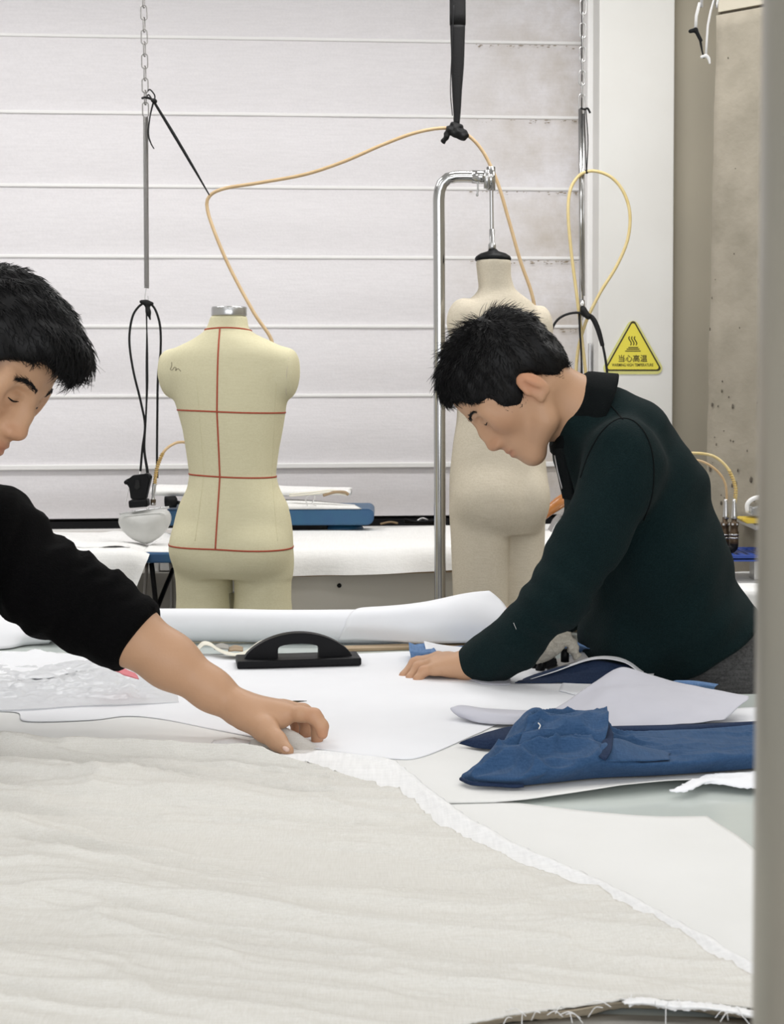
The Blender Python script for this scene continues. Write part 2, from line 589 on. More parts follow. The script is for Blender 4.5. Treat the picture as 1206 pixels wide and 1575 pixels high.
# ------------------------------------------------------------------ implicit surfaces
class Field:
    def __init__(self):
        self.pr = []

    def add(self, fn, lo, hi, k=0.01, op=1):
        self.pr.append((fn, np.asarray(lo, float), np.asarray(hi, float), k, op))

    def cap(self, a, b, ra, rb=None, k=0.02, op=1, q=1.0, yc=None, axis=1):
        """tapered capsule; q > 1 widens it along one world axis"""
        a, b = np.asarray(a, float), np.asarray(b, float)
        rb = ra if rb is None else rb
        ab = b - a
        L2 = max(ab @ ab, 1e-12)

        def fn(p):
            if q != 1.0:
                p = p.copy()
                t = np.clip(((p - a) @ ab) / L2, 0, 1)
                c = a[axis] + ab[axis] * t
                p[:, axis] = c + (p[:, axis] - c) / q
            t = np.clip(((p - a) @ ab) / L2, 0, 1)
            return np.linalg.norm(p - a - t[:, None] * ab, axis=1) - (ra + (rb - ra) * t)
        r = max(ra, rb) * max(q, 1)
        self.add(fn, np.minimum(a, b) - r, np.maximum(a, b) + r, k, op)

    def chain(self, pts, k=0.02, q=1.0, axis=1, op=1):
        for (a, ra), (b, rb) in zip(pts[:-1], pts[1:]):
            self.cap(a, b, ra, rb, k, op, q, axis=axis)

    def ell(self, c, r, A=None, k=0.01, op=1):
        """ellipsoid, A columns are its axes"""
        c, r = np.asarray(c, float), np.asarray(r, float)
        A = np.eye(3) if A is None else A

        def fn(p):
            l = (p - c) @ A
            k0 = np.linalg.norm(l / r, axis=1)
            k1 = np.linalg.norm(l / (r * r), axis=1)
            return k0 * (k0 - 1) / np.maximum(k1, 1e-9)
        m = r.max()
        self.add(fn, c - m, c + m, k, op)

    def eval(self, p, prs=None):
        d = np.full(len(p), 0.2)
        for fn, lo, hi, k, op in (self.pr if prs is None else prs):
            e = fn(p)
            if op == 1:
                h = np.maximum(k - np.abs(d - e), 0) / k
                d = np.minimum(d, e) - h * h * k * 0.25
            elif op == -1:
                e = -e
                h = np.maximum(k - np.abs(d - e), 0) / k
                d = np.maximum(d, e) + h * h * k * 0.25
            elif op == 2:      # intersection
                h = np.maximum(k - np.abs(d - e), 0) / k
                d = np.maximum(d, e) + h * h * k * 0.25
        return d


def axis_grid(lo, hi, coarse, fine=()):
    """spacing 'coarse' except inside fine intervals (a, b, h)"""
    x, out = lo, [lo]
    while x < hi:
        h = coarse
        for a, b, hf in fine:
            if a - coarse <= x <= b:
                h = min(h, hf)
        x += h
        out.append(x)
    return np.array(out)


def nets(field, xs, ys, zs, disp=None, B=22):
    nx, ny, nz = len(xs), len(ys), len(zs)
    VK, VP, Q = [], [], []
    mx = 0.02
    cube = [(a, b, c) for a in (0, 1) for b in (0, 1) for c in (0, 1)]
    edges = [(i, j) for i in range(8) for j in range(i + 1, 8) if sum(abs(cube[i][k] - cube[j][k]) for k in range(3)) == 1]
    for i0 in range(0, nx, B):
        ia, ib = max(i0 - 1, 0), min(i0 + B, nx - 1)
        for j0 in range(0, ny, B):
            ja, jb = max(j0 - 1, 0), min(j0 + B, ny - 1)
            for k0 in range(0, nz, B):
                ka, kb = max(k0 - 1, 0), min(k0 + B, nz - 1)
                if ib <= ia or jb <= ja or kb <= ka:
                    continue
                lo = np.array((xs[ia], ys[ja], zs[ka]))
                hi = np.array((xs[ib], ys[jb], zs[kb]))
                prs = [p for p in field.pr if p[4] == 2 or ((p[1] - mx - p[3] <= hi).all() and (p[2] + mx + p[3] >= lo).all())]
                if not any(p[4] == 1 for p in prs):
                    continue
                hd = np.linalg.norm(hi - lo) / 2
                dc = field.eval(((lo + hi) / 2)[None], prs)[0]
                if abs(dc) > 1.5 * hd + 0.02:
                    continue
                gx, gy, gz = xs[ia:ib + 1], ys[ja:jb + 1], zs[ka:kb + 1]
                X, Y, Z = np.meshgrid(gx, gy, gz, indexing='ij')
                pts = np.stack([X.ravel(), Y.ravel(), Z.ravel()], -1)
                D = field.eval(pts, prs)
                if disp is not None:
                    D = D + disp(pts)
                D = D.reshape(X.shape)
                S = D < 0
                if S.all() or not S.any():
                    continue
                c = np.stack([S[a:S.shape[0] - 1 + a, b:S.shape[1] - 1 + b, e:S.shape[2] - 1 + e] for a, b, e in cube], 0)
                mixed = c.any(0) & ~c.all(0)
                idx = np.argwhere(mixed)
                if not len(idx):
                    continue
                dv = np.stack([D[idx[:, 0] + a, idx[:, 1] + b, idx[:, 2] + e] for a, b, e in cube], 1)
                pv = np.stack([np.stack([gx[idx[:, 0] + a], gy[idx[:, 1] + b], gz[idx[:, 2] + e]], -1) for a, b, e in cube], 1)
                acc = np.zeros((len(idx), 3))
                cnt = np.zeros(len(idx))
                for a, b in edges:
                    da, db = dv[:, a], dv[:, b]
                    sel = (da < 0) != (db < 0)
                    t = np.where(sel, da / np.where(sel, da - db, 1), 0)
                    acc += np.where(sel[:, None], pv[:, a] + (pv[:, b] - pv[:, a]) * t[:, None], 0)
                    cnt += sel
                VP.append(acc / cnt[:, None])
                gi = idx + np.array((ia, ja, ka))
                VK.append((gi[:, 0].astype(np.int64) * ny + gi[:, 1]) * nz + gi[:, 2])

                def key(i, j, k):
                    return (i.astype(np.int64) * ny + j) * nz + k
                for ax in range(3):
                    sl0 = [slice(None)] * 3
                    sl1 = [slice(None)] * 3
                    sl0[ax], sl1[ax] = slice(0, -1), slice(1, None)
                    ch = S[tuple(sl0)] != S[tuple(sl1)]
                    e = np.argwhere(ch)
                    if not len(e):
                        continue
                    inside = S[tuple(sl0)][tuple(e.T)]
                    g = e + np.array((ia, ja, ka))
                    ok = (g[:, 0] >= i0) & (g[:, 0] < i0 + B) & (g[:, 1] >= j0) & (g[:, 1] < j0 + B) & (g[:, 2] >= k0) & (g[:, 2] < k0 + B)
                    o1, o2 = [(1, 2), (2, 0), (0, 1)][ax]
                    ok &= (g[:, o1] >= 1) & (g[:, o2] >= 1) & (g[:, o1] < (nx, ny, nz)[o1] - 1) & (g[:, o2] < (nx, ny, nz)[o2] - 1)
                    g, inside = g[ok], inside[ok]
                    if not len(g):
                        continue
                    u1, u2 = np.zeros(3, int), np.zeros(3, int)
                    u1[o1], u2[o2] = 1, 1
                    q = np.stack([key(*(g - u1 - u2).T), key(*(g - u2).T), key(*g.T), key(*(g - u1).T)], 1)
                    q[~inside] = q[~inside][:, ::-1]
                    Q.append(q)
    VK, VP, Q = np.concatenate(VK), np.vstack(VP), np.vstack(Q)
    uk, first = np.unique(VK, return_index=True)
    return VP[first], np.searchsorted(uk, Q)


def smooth_verts(V, Q, it=1, lam=0.5):
    n = len(V)
    e = np.vstack([Q[:, [0, 1]], Q[:, [1, 2]], Q[:, [2, 3]], Q[:, [3, 0]]])
    for _ in range(it):
        s = np.zeros_like(V)
        c = np.zeros(n)
        np.add.at(s, e[:, 0], V[e[:, 1]])
        np.add.at(s, e[:, 1], V[e[:, 0]])
        np.add.at(c, e[:, 0], 1)
        np.add.at(c, e[:, 1], 1)
        V = V + lam * (s / np.maximum(c, 1)[:, None] - V)
    return V


def isomesh(name, field, res, m, parent=None, pad=0.02, fine=((), (), ()), disp=None, it=1, lo=None, hi=None):
    add = [p for p in field.pr if p[4] == 1]
    l = np.min([p[1] for p in add], 0) - pad
    h = np.max([p[2] for p in add], 0) + pad
    if lo is not None:
        l = np.maximum(l, lo)
    if hi is not None:
        h = np.minimum(h, hi)
    ax = [axis_grid(l[i], h[i], res, fine[i]) for i in range(3)]
    V, Q = nets(field, *ax, disp=disp)
    V = smooth_verts(V, Q, it)
    return link(name, np_mesh(name, V, Q), m, parent), V


def set_tint(o, tint):
    """per-vertex pigment colour (n,3)"""
    at = o.data.color_attributes.new('tint', 'FLOAT_COLOR', 'POINT')
    c = np.ones((len(o.data.vertices), 4), dtype=np.float32)
    c[:, :3] = tint
    at.data.foreach_set('color', c.ravel())


def waves(p, specs):
    d = np.zeros(len(p))
    for kx, ky, kz, a, ph in specs:
        d += a * np.sin(p @ np.array((kx, ky, kz)) + ph)
    return d

# ================================================================== THE SETTING
def struct(name, lo, hi, m, bev=0.0, M=None):
    return tag(box(name, lo, hi, m, bev=bev, M=M), kind='structure')


XL, XR, YB, YF = -3.4, 3.4, -2.5, 6.35
tag(struct('floor', (XL - .1, YB - .1, -0.1), (XR + .1, YF + .3, 0), M_FLOOR), 'grey floor of the sewing workshop')
tag(struct('ceiling', (XL - .1, YB - .1, CEIL_Z), (XR + .1, YF + .3, CEIL_Z + .1), M_CEIL), 'white workshop ceiling above the lamps')
tag(struct('wall_left', (XL - .1, YB, 0), (XL, YF, CEIL_Z), M_WALL), 'white side wall of the workshop')
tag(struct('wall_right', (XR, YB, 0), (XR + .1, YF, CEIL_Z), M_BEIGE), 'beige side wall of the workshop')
# rear wall behind the blind, turned a little to the view
WM = Matrix.Translation(Vector(WALL_P)) @ Matrix.Rotation(WALL_A, 4, 'Z')
bm = box_bm((-3.2, 0.16, 0), (3.9, 0.30, CEIL_Z), M=WM)
tag(link('wall_back', bm_mesh('wall_back', bm), M_WALL, smooth=False), 'white wall behind the pale blind', kind='structure')
# front wall (behind the viewer) with an opening added for the frontal fill light
bm = box_bm((XL, YB - .1, 0), (XR, YB, 0.9))
box_bm((XL, YB - .1, 2.9), (XR, YB, CEIL_Z), bm=bm)
box_bm((XL, YB - .1, 0.9), (-2.6, YB, 2.9), bm=bm)
box_bm((2.6, YB - .1, 0.9), (XR, YB, 2.9), bm=bm)
tag(link('wall_front', bm_mesh('wall_front', bm), M_WALL, smooth=False), 'unseen white wall with a wide opening added for the fill light', kind='structure')


# white pier, wall with painted shade, concrete column on the right
pier_y = 5.45
x0, x1 = P(921, 400, pier_y)[0], P(1036, 400, pier_y)[0]
struct('wall_pier', (x0, pier_y, 0), (x1, 6.5, CEIL_Z), M_WALL, 0.004)
o = bpy.data.objects['wall_pier']
o['label'] = 'smooth white pier carrying the yellow triangle sign'
struct('trim_1', (P(903, 400, 5.62)[0], 5.62, 0), (P(922, 400, 5.62)[0], 5.75, CEIL_Z), M_ROD, 0.006)
bpy.data.objects['trim_1']['label'] = 'white window jamb between blind and white pier'
x2 = P(1034, 400, 5.95)[0]
struct('wall_shade_beige', (x1 + 0.002, 5.52, 0), (x1 + 1.1, 6.4, CEIL_Z), M_BEIGE, 0.0)  # read as a white wall in shade, the shade put into its colour
bpy.data.objects['wall_shade_beige']['label'] = 'plain wall between white pier and concrete column, shade put into its beige colour'

# concrete column: slightly battered left edge, face turned towards the viewer
cy = 4.95
pa_t, pa_b = P(1102, 60, cy), P(1087, 690, cy)
slope = (pa_b[0] - pa_t[0]) / (pa_t[2] - pa_b[2])
z_top, z_bot = 2.56, 0.0
xt = pa_t[0] - slope * (z_top - pa_t[2])
xb = pa_t[0] + slope * (pa_t[2] - z_bot)
ny, nxg, nzg = 0, 26, 60
V, Fc = [], []
prof = [(0.19, 0.75), (0, 0.0), (0.20, -0.17), (0.24, -0.19), (0.60, -0.19), (0.60, 0.75)]
pr2 = []
for (a, b), (c, d) in zip(prof, prof[1:] + prof[:1]):
    k = max(2, int(math.hypot(c - a, d - b) / 0.03))
    pr2 += [(a + (c - a) * t / k, b + (d - b) * t / k) for t in range(k)]
zs_ = np.linspace(z_bot, z_top, nzg)
for z in zs_:
    xo = xb + (xt - xb) * (z - z_bot) / (z_top - z_bot)
    for (a, b) in pr2:
        n = 0.004 * fbm(np.array(a * 9 + b * 7), np.array(z * 6), 3)
        V.append((xo + a + n, cy + b + n, z))
kk = len(pr2)
for i in range(nzg - 1):
    for j in range(kk):
        j2 = (j + 1) % kk
        Fc.append((i * kk + j, i * kk + j2, (i + 1) * kk + j2, (i + 1) * kk + j))
Fc.append(tuple((nzg - 1) * kk + j for j in range(kk)))
col = tag(link('wall_column', pd_mesh('wall_column', V, Fc), M_CONC), 'rough raw concrete column with pits and a dark joint', kind='structure')
V, Fc = [], []
for z in (z_top + 0.012, CEIL_Z):
    V += [(xt + 0.004 + a_, cy + b_, z) for a_, b_ in pr2]
Fc = [(j, (j + 1) % kk, kk + (j + 1) % kk, kk + j) for j in range(kk)] + [tuple(range(kk - 1, -1, -1))]
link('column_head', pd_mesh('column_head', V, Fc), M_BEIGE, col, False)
V = []
for z in (z_top - 0.002, z_top + 0.013):
    V += [(xt + 0.012 + a_ * .97, cy + b_ * .95 + .006, z) for a_, b_ in pr2]
Fc = [(j, (j + 1) % kk, kk + (j + 1) % kk, kk + j) for j in range(kk)]
link('joint', pd_mesh('joint', V, Fc), M_PIT, col, False)
# pits on the turned face
bm = bmesh.new()
rp = np.random.default_rng(11)
for _ in range(60):
    t = rp.random() ** 1.3
    zz = 0.95 + rp.random() * 1.5
    if rp.random() < 0.55:
        zz = 0.95 + rp.random() * 0.6
    a, b = 0.20 * t, -0.17 * t
    xo = xb + (xt - xb) * (zz - z_bot) / (z_top - z_bot)
    s = 0.0016 + 0.0042 * rp.random() ** 3
    M = Matrix.Translation((xo + a - 0.0015, cy + b - 0.0015, zz)) @ Matrix.Rotation(math.radians(-40), 4, 'Z') @ Matrix.Diagonal((s, 0.0012, s * (1 + 2 * rp.random()), 1))
    bmesh.ops.create_icosphere(bm, subdivisions=1, radius=1, matrix=M)
p_ = link('pits', bm_mesh('pits', bm), M_PIT, col)
p_['kind'] = 'stuff'

# window sill rail below the blind
bm = box_bm((-3.0, -0.03, 0), (1.75, 0.15, 0.02), 0.002)
zs_dark = W(560, 803)[2]
for nm, lo, hi, m, lb in (('trim_2', (-3.0, 0.0, zs_dark - 0.016), (1.63, 0.10, zs_dark + 0.012), M_BLACK, 'black bottom rail of the window'),
                          ('trim_3', (-3.0, -0.05, zs_dark - 0.045), (1.63, 0.12, zs_dark - 0.016), M_ROD, 'white window ledge under the black rail'),
                          ('trim_4', (-3.0, -0.11, zs_dark - 0.085), (1.63, 0.12, zs_dark - 0.046), M_WOOD, 'raw wooden ledge edge behind the ironing tables')):
    tag(link(nm, bm_mesh(nm, box_bm(lo, hi, 0.002, M=WM)), m, smooth=False), lb, kind='structure')
bm.free()

# ------------------------------------------------------------------ roman blind
rod_v = [58, 175, 287, 395, 502, 609, 717]
rod_z = [W(300, v)[2] for v in rod_v]
step = rod_z[0] - rod_z[1]
rod_z = [rod_z[0] + step] + rod_z
top_z = CEIL_Z - 0.02
bot_z = W(300, 796)[2]
edges_z = [top_z] + rod_z + [bot_z]
blind = empty('roman_blind', W(450, 796))
tag(blind, 'wide pale roman blind with horizontal battens and a stained right end', 'blind')
XA, XB = -2.9, None
xb_w = (W(893, 400) - WALL_P)[0] / math.cos(WALL_A)
for i in range(len(edges_z) - 1):
    zt, zb = edges_z[i], edges_z[i + 1]
    nu, nv = 90, 12
    U, Vv = np.meshgrid(np.linspace(-2.9, xb_w, nu), np.linspace(0, 1, nv))
    Z = zt + (zb - zt) * Vv
    dep = -0.006 * np.sin(np.pi * Vv) ** 2 * (1 + 0.25 * vnoise(U * 1.3, Vv * 2, i)) + 0.002 * fbm(U * 2.2, Z * 5, 4)
    if i >= len(edges_z) - 3:
        dep = dep - 0.018 * (Vv if i == len(edges_z) - 3 else (1 - Vv) * 0.6)
    pts = np.stack([U, dep, Z], -1).reshape(-1, 3)
    me = np_mesh('cloth_panel', pts, grid_faces(nv, nu)[:, ::-1])
    me.transform(WM)
    link('cloth_panel', me, M_BLIND, blind)
for i, z in enumerate(rod_z):
    hh = 0.0125 if i < 7 else 0.02
    yb_ = -0.004 if i < 7 else -0.024
    bm = box_bm((-2.9, yb_ - 0.004, z - hh / 2), (xb_w, yb_ + 0.012, z + hh / 2), 0.0035, M=WM)
    link('batten', bm_mesh('batten', bm), M_ROD, blind, False)
# grime along the lower side of the battens at the right
rd = np.random.default_rng(5)
bm = bmesh.new()
for z in rod_z[1:7]:
    for _ in range(26):
        x = xb_w - 0.02 - 0.42 * rd.random() ** 1.4
        s = 0.0012 + 0.0022 * rd.random() ** 2
        M = WM @ Matrix.Translation((x, -0.013 + 0.004 * rd.random(), z - 0.012 - 0.012 * rd.random() ** 2)) @ Matrix.Diagonal((s * (1 + 3 * rd.random()), 0.002, s * 0.7, 1))
        bmesh.ops.create_icosphere(bm, subdivisions=1, radius=1, matrix=M)
g = link('grime', bm_mesh('grime', bm), M_DIRT, blind)
g['kind'] = 'stuff'

# ------------------------------------------------------------------ ceiling lamps
for (x, y) in LAMP_SPOTS:
    rt = empty('ceiling_lamp', (x, y, CEIL_Z - 0.10))
    tag(rt, 'white twin-tube ceiling lamp %s, %s' % ({0.7: 'above the foreground linen', 2.5: 'above the two men', 4.35: 'above the dress forms'}[y], {-1.5: 'left of the row', 0.45: 'middle of the row', 2.2: 'right of the row'}[x]), 'lamp', 'ceiling lamps')
    box('housing', (x - .62, y - .11, CEIL_Z - .07), (x + .62, y + .11, CEIL_Z - .001), M_HOUSING, rt, 0.006)
    for s in (-.05, .05):
        tube('tube', [(x - .59, y + s, CEIL_Z - .09), (x + .59, y + s, CEIL_Z - .09)], 0.013, M_TUBE, rt, n=2, sides=10)
    area_light('ceiling_lamp_light', (x, y, CEIL_Z - 0.125), (0, 0, 0), 1.2, 0.3, LAMP_W[y], (1.0, 0.99, 0.98)).parent = None


# ================================================================== BACK TABLES
def rotm(c, ang):
    return Matrix.Translation(Vector([float(k) for k in c])) @ Matrix.Rotation(ang, 4, 'Z')


# long ironing table, front edge from behind the left form to the right edge
fa, fb = T(395, 849, 0.86), T(668, 842, 0.86)
ang = math.atan2(fb[1] - fa[1], fb[0] - fa[0])
LT = rotm((fa[0], fa[1], 0), ang)
Ltab = 1.40
lt = empty('ironing_table', (fa[0], fa[1], 0))
tag(lt, 'long ironing table with white cover and pale hanging cloth front', 'table')
nu, nv = 70, 26
prof = [(0.0, 0.70), (0.0, 0.35), (0.0, 0.02), (-0.006, 0.0), (-0.012, -0.006)]


def ltab_cover(x0, x1, depth, ztop, drop, m, nm, seed, amp=0.004):
    path = [(depth, ztop), (depth * .5, ztop), (0.02, ztop), (0.0, ztop - 0.004), (-0.008, ztop - 0.02)] + [(-0.012, ztop - 0.02 - drop * t) for t in (0.2, 0.45, 0.7, 1.0)]
    path = catmull(np.array([(0, p[0], p[1]) for p in path]), 30)
    xs = np.linspace(x0, x1, 110)
    G = np.zeros((30, 110, 3))
    for i, p in enumerate(path):
        w = max(0, (ztop - p[2]) / max(drop, 1e-3))
        G[i, :, 0] = xs
        G[i, :, 1] = p[1] - w * amp * 3 * (1 + vnoise(xs * 9, xs * 0 + p[2] * 3, seed)) - amp * w
        G[i, :, 2] = p[2] + (amp * vnoise(xs * 4, xs * 0 + p[1] * 5, seed + 2) if w < 0.05 else 0) + (w > .95) * 0.006 * vnoise(xs * 5, xs * 0, seed + 4)
    me = np_mesh(nm, G.reshape(-1, 3), grid_faces(30, 110)[:, ::-1])
    return me


me = ltab_cover(0, Ltab, 0.62, 0.862, 0.052, M_GREYCLOTH, 'cover_cloth', 1)
me.transform(LT)
cv = link('cover_cloth', me, M_WHITECLOTH, lt)
bm = box_bm((0.01, 0.012, 0.78), (Ltab - .01, 0.62, 0.845), 0.004, M=LT)
link('table_board', bm_mesh('table_board', bm), M_WOOD, lt, False)
bm = box_bm((0.01, 0.02, 0.60), (Ltab - .01, 0.04, 0.785), 0.002, M=LT)
link('apron', bm_mesh('apron', bm), M_APRON, lt, False)
bm = box_bm((0.01, 0.05, 0.10), (Ltab - .01, 0.07, 0.60), 0.002, M=LT)
link('lower_panel', bm_mesh('lower_panel', bm), M_APRON, lt, False)
for xx in (0.04, Ltab - .08):
    for yy in (0.08, 0.55):
        bm = box_bm((xx, yy, 0), (xx + .04, yy + .04, 0.78), 0.002, M=LT)
        link('leg', bm_mesh('leg', bm), M_STEEL, lt, False)
pk = T(522, 900, 0.80)
pk = P(522, 900, fa[1] + (T(522, 845, 0.86)[0] - fa[0]) * math.tan(ang) + 0.012)
lathe('knob', [(0.001, 0), (0.006, 0.001), (0.007, 0.008), (0.004, 0.012), (0.001, 0.012)], M_BLACK, lt, 16, frame_z(pk, (0, -1, 0)))

# left table with a draped sheet
fl = T(-260, 846, 0.86)
fr = T(214, 846, 0.86)
dt = empty('draped_table', (fl[0], fl[1], 0))
tag(dt, 'table under a thin white sheet hanging past its rounded end, far left', 'table')
yd = fr[1]
nu, nv = 90, 40
hangs = []
rows = []
xs = np.linspace(fl[0], fr[0] + 0.03, 90)
ends = np.clip((xs - (fr[0] - 0.05)) / 0.08, 0, 1)
G = np.zeros((40, 90, 3))
for i, t in enumerate(np.linspace(0, 1, 40)):
    if t < 0.55:
        y = yd + 0.55 * (1 - t / 0.55)
        G[i, :, 0], G[i, :, 1] = xs, y
        G[i, :, 2] = 0.862 + 0.006 * fbm(xs * 6, xs * 0 + y * 6, 8) - 0.02 * ends ** 2
    else:
        s = (t - 0.55) / 0.45
        drop = 0.16 - 0.03 * np.clip((xs - fr[0] + .06) / 0.06, 0, 1)
        xs2 = xs - 0.05 * s * ends
        G[i, :, 0] = xs2
        G[i, :, 1] = yd - 0.012 - 0.018 * s * (1 + vnoise(xs * 14, xs * 0 + 1, 9)) - 0.01 * math.sin(min(s * 6, 1.57))
        G[i, :, 2] = 0.858 - drop * s - 0.02 * ends ** 2
me = np_mesh('sheet', G.reshape(-1, 3), grid_faces(40, 90)[:, ::-1])
link('sheet', me, M_WHITECLOTH, dt)
box('table_board', (fl[0], yd + .002, 0.80), (fr[0] - .02, yd + .5, 0.85), M_WOOD, dt)
for xx in (fl[0] + .05, fr[0] - .12):
    for yy in (yd + .06, yd + .4):
        box('leg', (xx, yy, 0), (xx + .04, yy + .04, 0.80), M_STEEL, dt)

# crumpled sheet on that table
rows = [[T(10, 842, .866), T(80, 842, .866), T(200, 842, .866)], [P(5, 832, yd + .25), P(90, 828, yd + .25), P(190, 834, yd + .25)],
        [P(5, 826, yd + .4), P(90, 822, yd + .4), P(160, 828, yd + .4)]]
o = sheet('muslin_sheet', rows, M_WHITECLOTH, 50, 24, 0.002, fn=lambda x, y, u, v: 0.006 * np.abs(fbm(x * 14, y * 14, 6)))
tag(o, 'crumpled white muslin lying on the far left draped table', 'cloth')

# blue folding ironing stand between
b0, b1 = T(214, 853, 0.85), T(385, 850, 0.85)
bs = empty('ironing_stand', ((b0[0] + b1[0]) / 2, b0[1], 0))
tag(bs, 'blue-edged folding stand on crossed black legs behind the cream form', 'ironing stand')
by = b0[1] + 0.05
box('top_frame', (b0[0], by, 0.818), (b1[0], by + .42, 0.85), M_NAVYEDGE, bs, 0.006)
rows = [[(b0[0] + .0, by + .01, .852), (b1[0], by + .01, .852)], [(b0[0], by + .2, .855), (b1[0], by + .2, .855)], [(b0[0], by + .42, .853), (b1[0], by + .42, .853)]]
sheet('pad', rows, M_WHITECLOTH, 60, 24, 0.004, bs, fn=lambda x, y, u, v: 0.004 * np.abs(fbm(x * 8, y * 8, 21)))
tube('leg', [P(233, 866, by + .05), P(240, 935, by + .05), P(246, 1040, by + .05)], 0.008, M_BLACK, bs)
tube('leg', [P(266, 876, by + .3), P(242, 935, by + .1), P(205, 1040, by + .05)], 0.008, M_BLACK, bs)
tube('leg', [P(226, 866, by + .3), P(222, 935, by + .3), P(222, 1040, by + .3)], 0.006, M_SPRING, bs)
tube('leg', [P(262, 862, by + .3), P(264, 900, by + .3), P(264, 1040, by + .3)], 0.006, M_SPRING, bs)

# white boxes stored beneath
for (u0, u1, v0, v1, lb) in ((222, 244, 862, 880, 'narrow white carton under the blue stand'), (246, 264, 862, 878, 'short white carton beside the form under the stand')):
    a, c = P(u0, v1, by + .6), P(u1, v0, by + .6)
    box_o = box('carton', (a[0], by + .6, a[2]), (c[0], by + .75, c[2]), M_WHITECLOTH)
    tag(box_o, lb, 'box')
sh0 = P(215, 881, by + .58)
sh1 = P(300, 881, by + .58)
so = box('storage_shelf', (sh0[0] - .02, by + .58, 0), (sh1[0], by + .80, sh0[2]), M_GREYPANEL)
tag(so, 'low grey storage unit under the blue-edged stand', 'shelf')

# blue vacuum board on a pedestal, white pad and folded cloth
yv = 5.02
bb = empty('pressing_board', P(520, 816, yv))
tag(bb, 'long blue pressing board with rounded end on a short pedestal', 'pressing board')
xl, xr = P(255, 795, yv)[0], P(575, 795, yv)[0]
zt, zb = P(500, 783, yv)[2], P(500, 808, yv)[2]
pl = [(xl, zb), (xr - .05, zb)]
for t in np.linspace(0, 1, 8):
    a = -math.pi / 2 + t * math.pi / 2
    pl.append((xr - .025 + .025 * math.cos(a), (zb + .025) + .025 * math.sin(a)))
for t in np.linspace(0, 1, 8):
    a = t * math.pi / 2
    pl.append((xr - .022 + .022 * math.cos(a), (zt - .02) + .02 * math.sin(a)))
pl += [(xl, zt)]
prism('board_body', pl, yv, yv + .26, M_NAVYEDGE, bb, bev=0.004, smooth=False)
px0, px1 = P(496, 812, yv + .1)[0], P(556, 812, yv + .1)[0]
zt2 = 0.862
lathe('pedestal', [(0.001, 0), (.075, 0), (.07, .012), (.05, .018), (.045, zb - zt2 + .004), (.001, zb - zt2 + .004)], M_NAVYEDGE, bb, 28,
      Matrix.Translation(((px0 + px1) / 2, yv + .1, zt2)))
box('bracket', (px0 - .11, yv + .04, zb - .035), (px0 + .02, yv + .16, zb), M_BLACK, bb)
lx, lz = P(258, 770, yv - .02)[0], P(258, 772, yv)[2]
lathe('clamp_knob', [(.001, 0), (.02, 0), (.02, .035), (.012, .04), (.001, .04)], M_BLACK, bb, 18, frame_z((lx - .01, yv - .01, lz), (1, 0, 0.05)))
tube('clamp_lever', [(lx + .03, yv - .01, lz), (lx + .06, yv - .015, lz - .01), (lx + .09, yv - .02, lz - .025)], 0.006, M_BLACK, bb)
rows = [[P(300, 783, yv), P(450, 783, yv), P(556, 782, yv)], [P(298, 772, yv + .02), P(450, 771, yv + .02), P(548, 778, yv + .02)],
        [P(298, 768, yv + .12), P(450, 768, yv + .12), P(545, 776, yv + .12)], [P(300, 770, yv + .24), P(450, 770, yv + .24), P(550, 778, yv + .24)]]
sheet('pad', rows, M_WHITECLOTH, 40, 16, 0.004, bb)

fc = empty('folded_cloth', P(440, 766, yv + .05))
tag(fc, 'folded white cloth with loose ties on top of the blue pressing board', 'cloth')
sec = []
for th in np.linspace(0, 2 * math.pi, 26, endpoint=False):
    sec.append((0.10 * math.cos(th) * (1 if math.cos(th) > 0 else 1), 0.017 * np.sign(math.sin(th)) * abs(math.sin(th)) ** .7))
cz0 = P(440, 756, yv + .10)
V, Fc = [], []
xs = np.linspace(P(238, 756, yv + .1)[0], P(540, 756, yv + .1)[0], 60)
for i, x in enumerate(xs):
    k = 1 - 0.35 * (i / 59) ** 3
    for (a, b) in sec:
        V.append((x + 0.006 * vnoise(np.array(a * 40.), np.array(b * 90.), 2), yv + .11 + a * k, cz0[2] + 0.004 + b * k + 0.003 * float(vnoise(np.array(x * 12), np.array(a * 30), 3)) - 0.004 * i / 59))
for i in range(59):
    for j in range(26):
        j2 = (j + 1) % 26
        Fc.append((i * 26 + j, (i + 1) * 26 + j, (i + 1) * 26 + j2, i * 26 + j2))
Fc += [tuple(range(26)), tuple(59 * 26 + j for j in range(25, -1, -1))]
link('fold_body', pd_mesh('fold_body', V, Fc), M_WHITECLOTH, fc)
for dy, a in ((0, 0), (.008, 3)):
    tube('fold_edge', [P(445, 763 - a, yv + .005), P(480, 760 - a, yv), P(510, 757 - a, yv + .003), P(535, 762 - a, yv + .01)], 0.0025, M_CREAM, fc)
tube('lining', [P(497, 762, yv + .004), P(515, 757, yv + .002), P(530, 757, yv + .004), P(536, 761, yv + .006)], 0.005, M_WOOD, fc)
for a, b in ((476, -3), (484, 3)):
    tube('tie', [P(a, 762, yv - .004), P(a - 3 + b, 768, yv - .008), P(a - 4, 774, yv - .008), P(a + b, 778, yv - .006)], 0.0015, M_GREYCLOTH, fc)

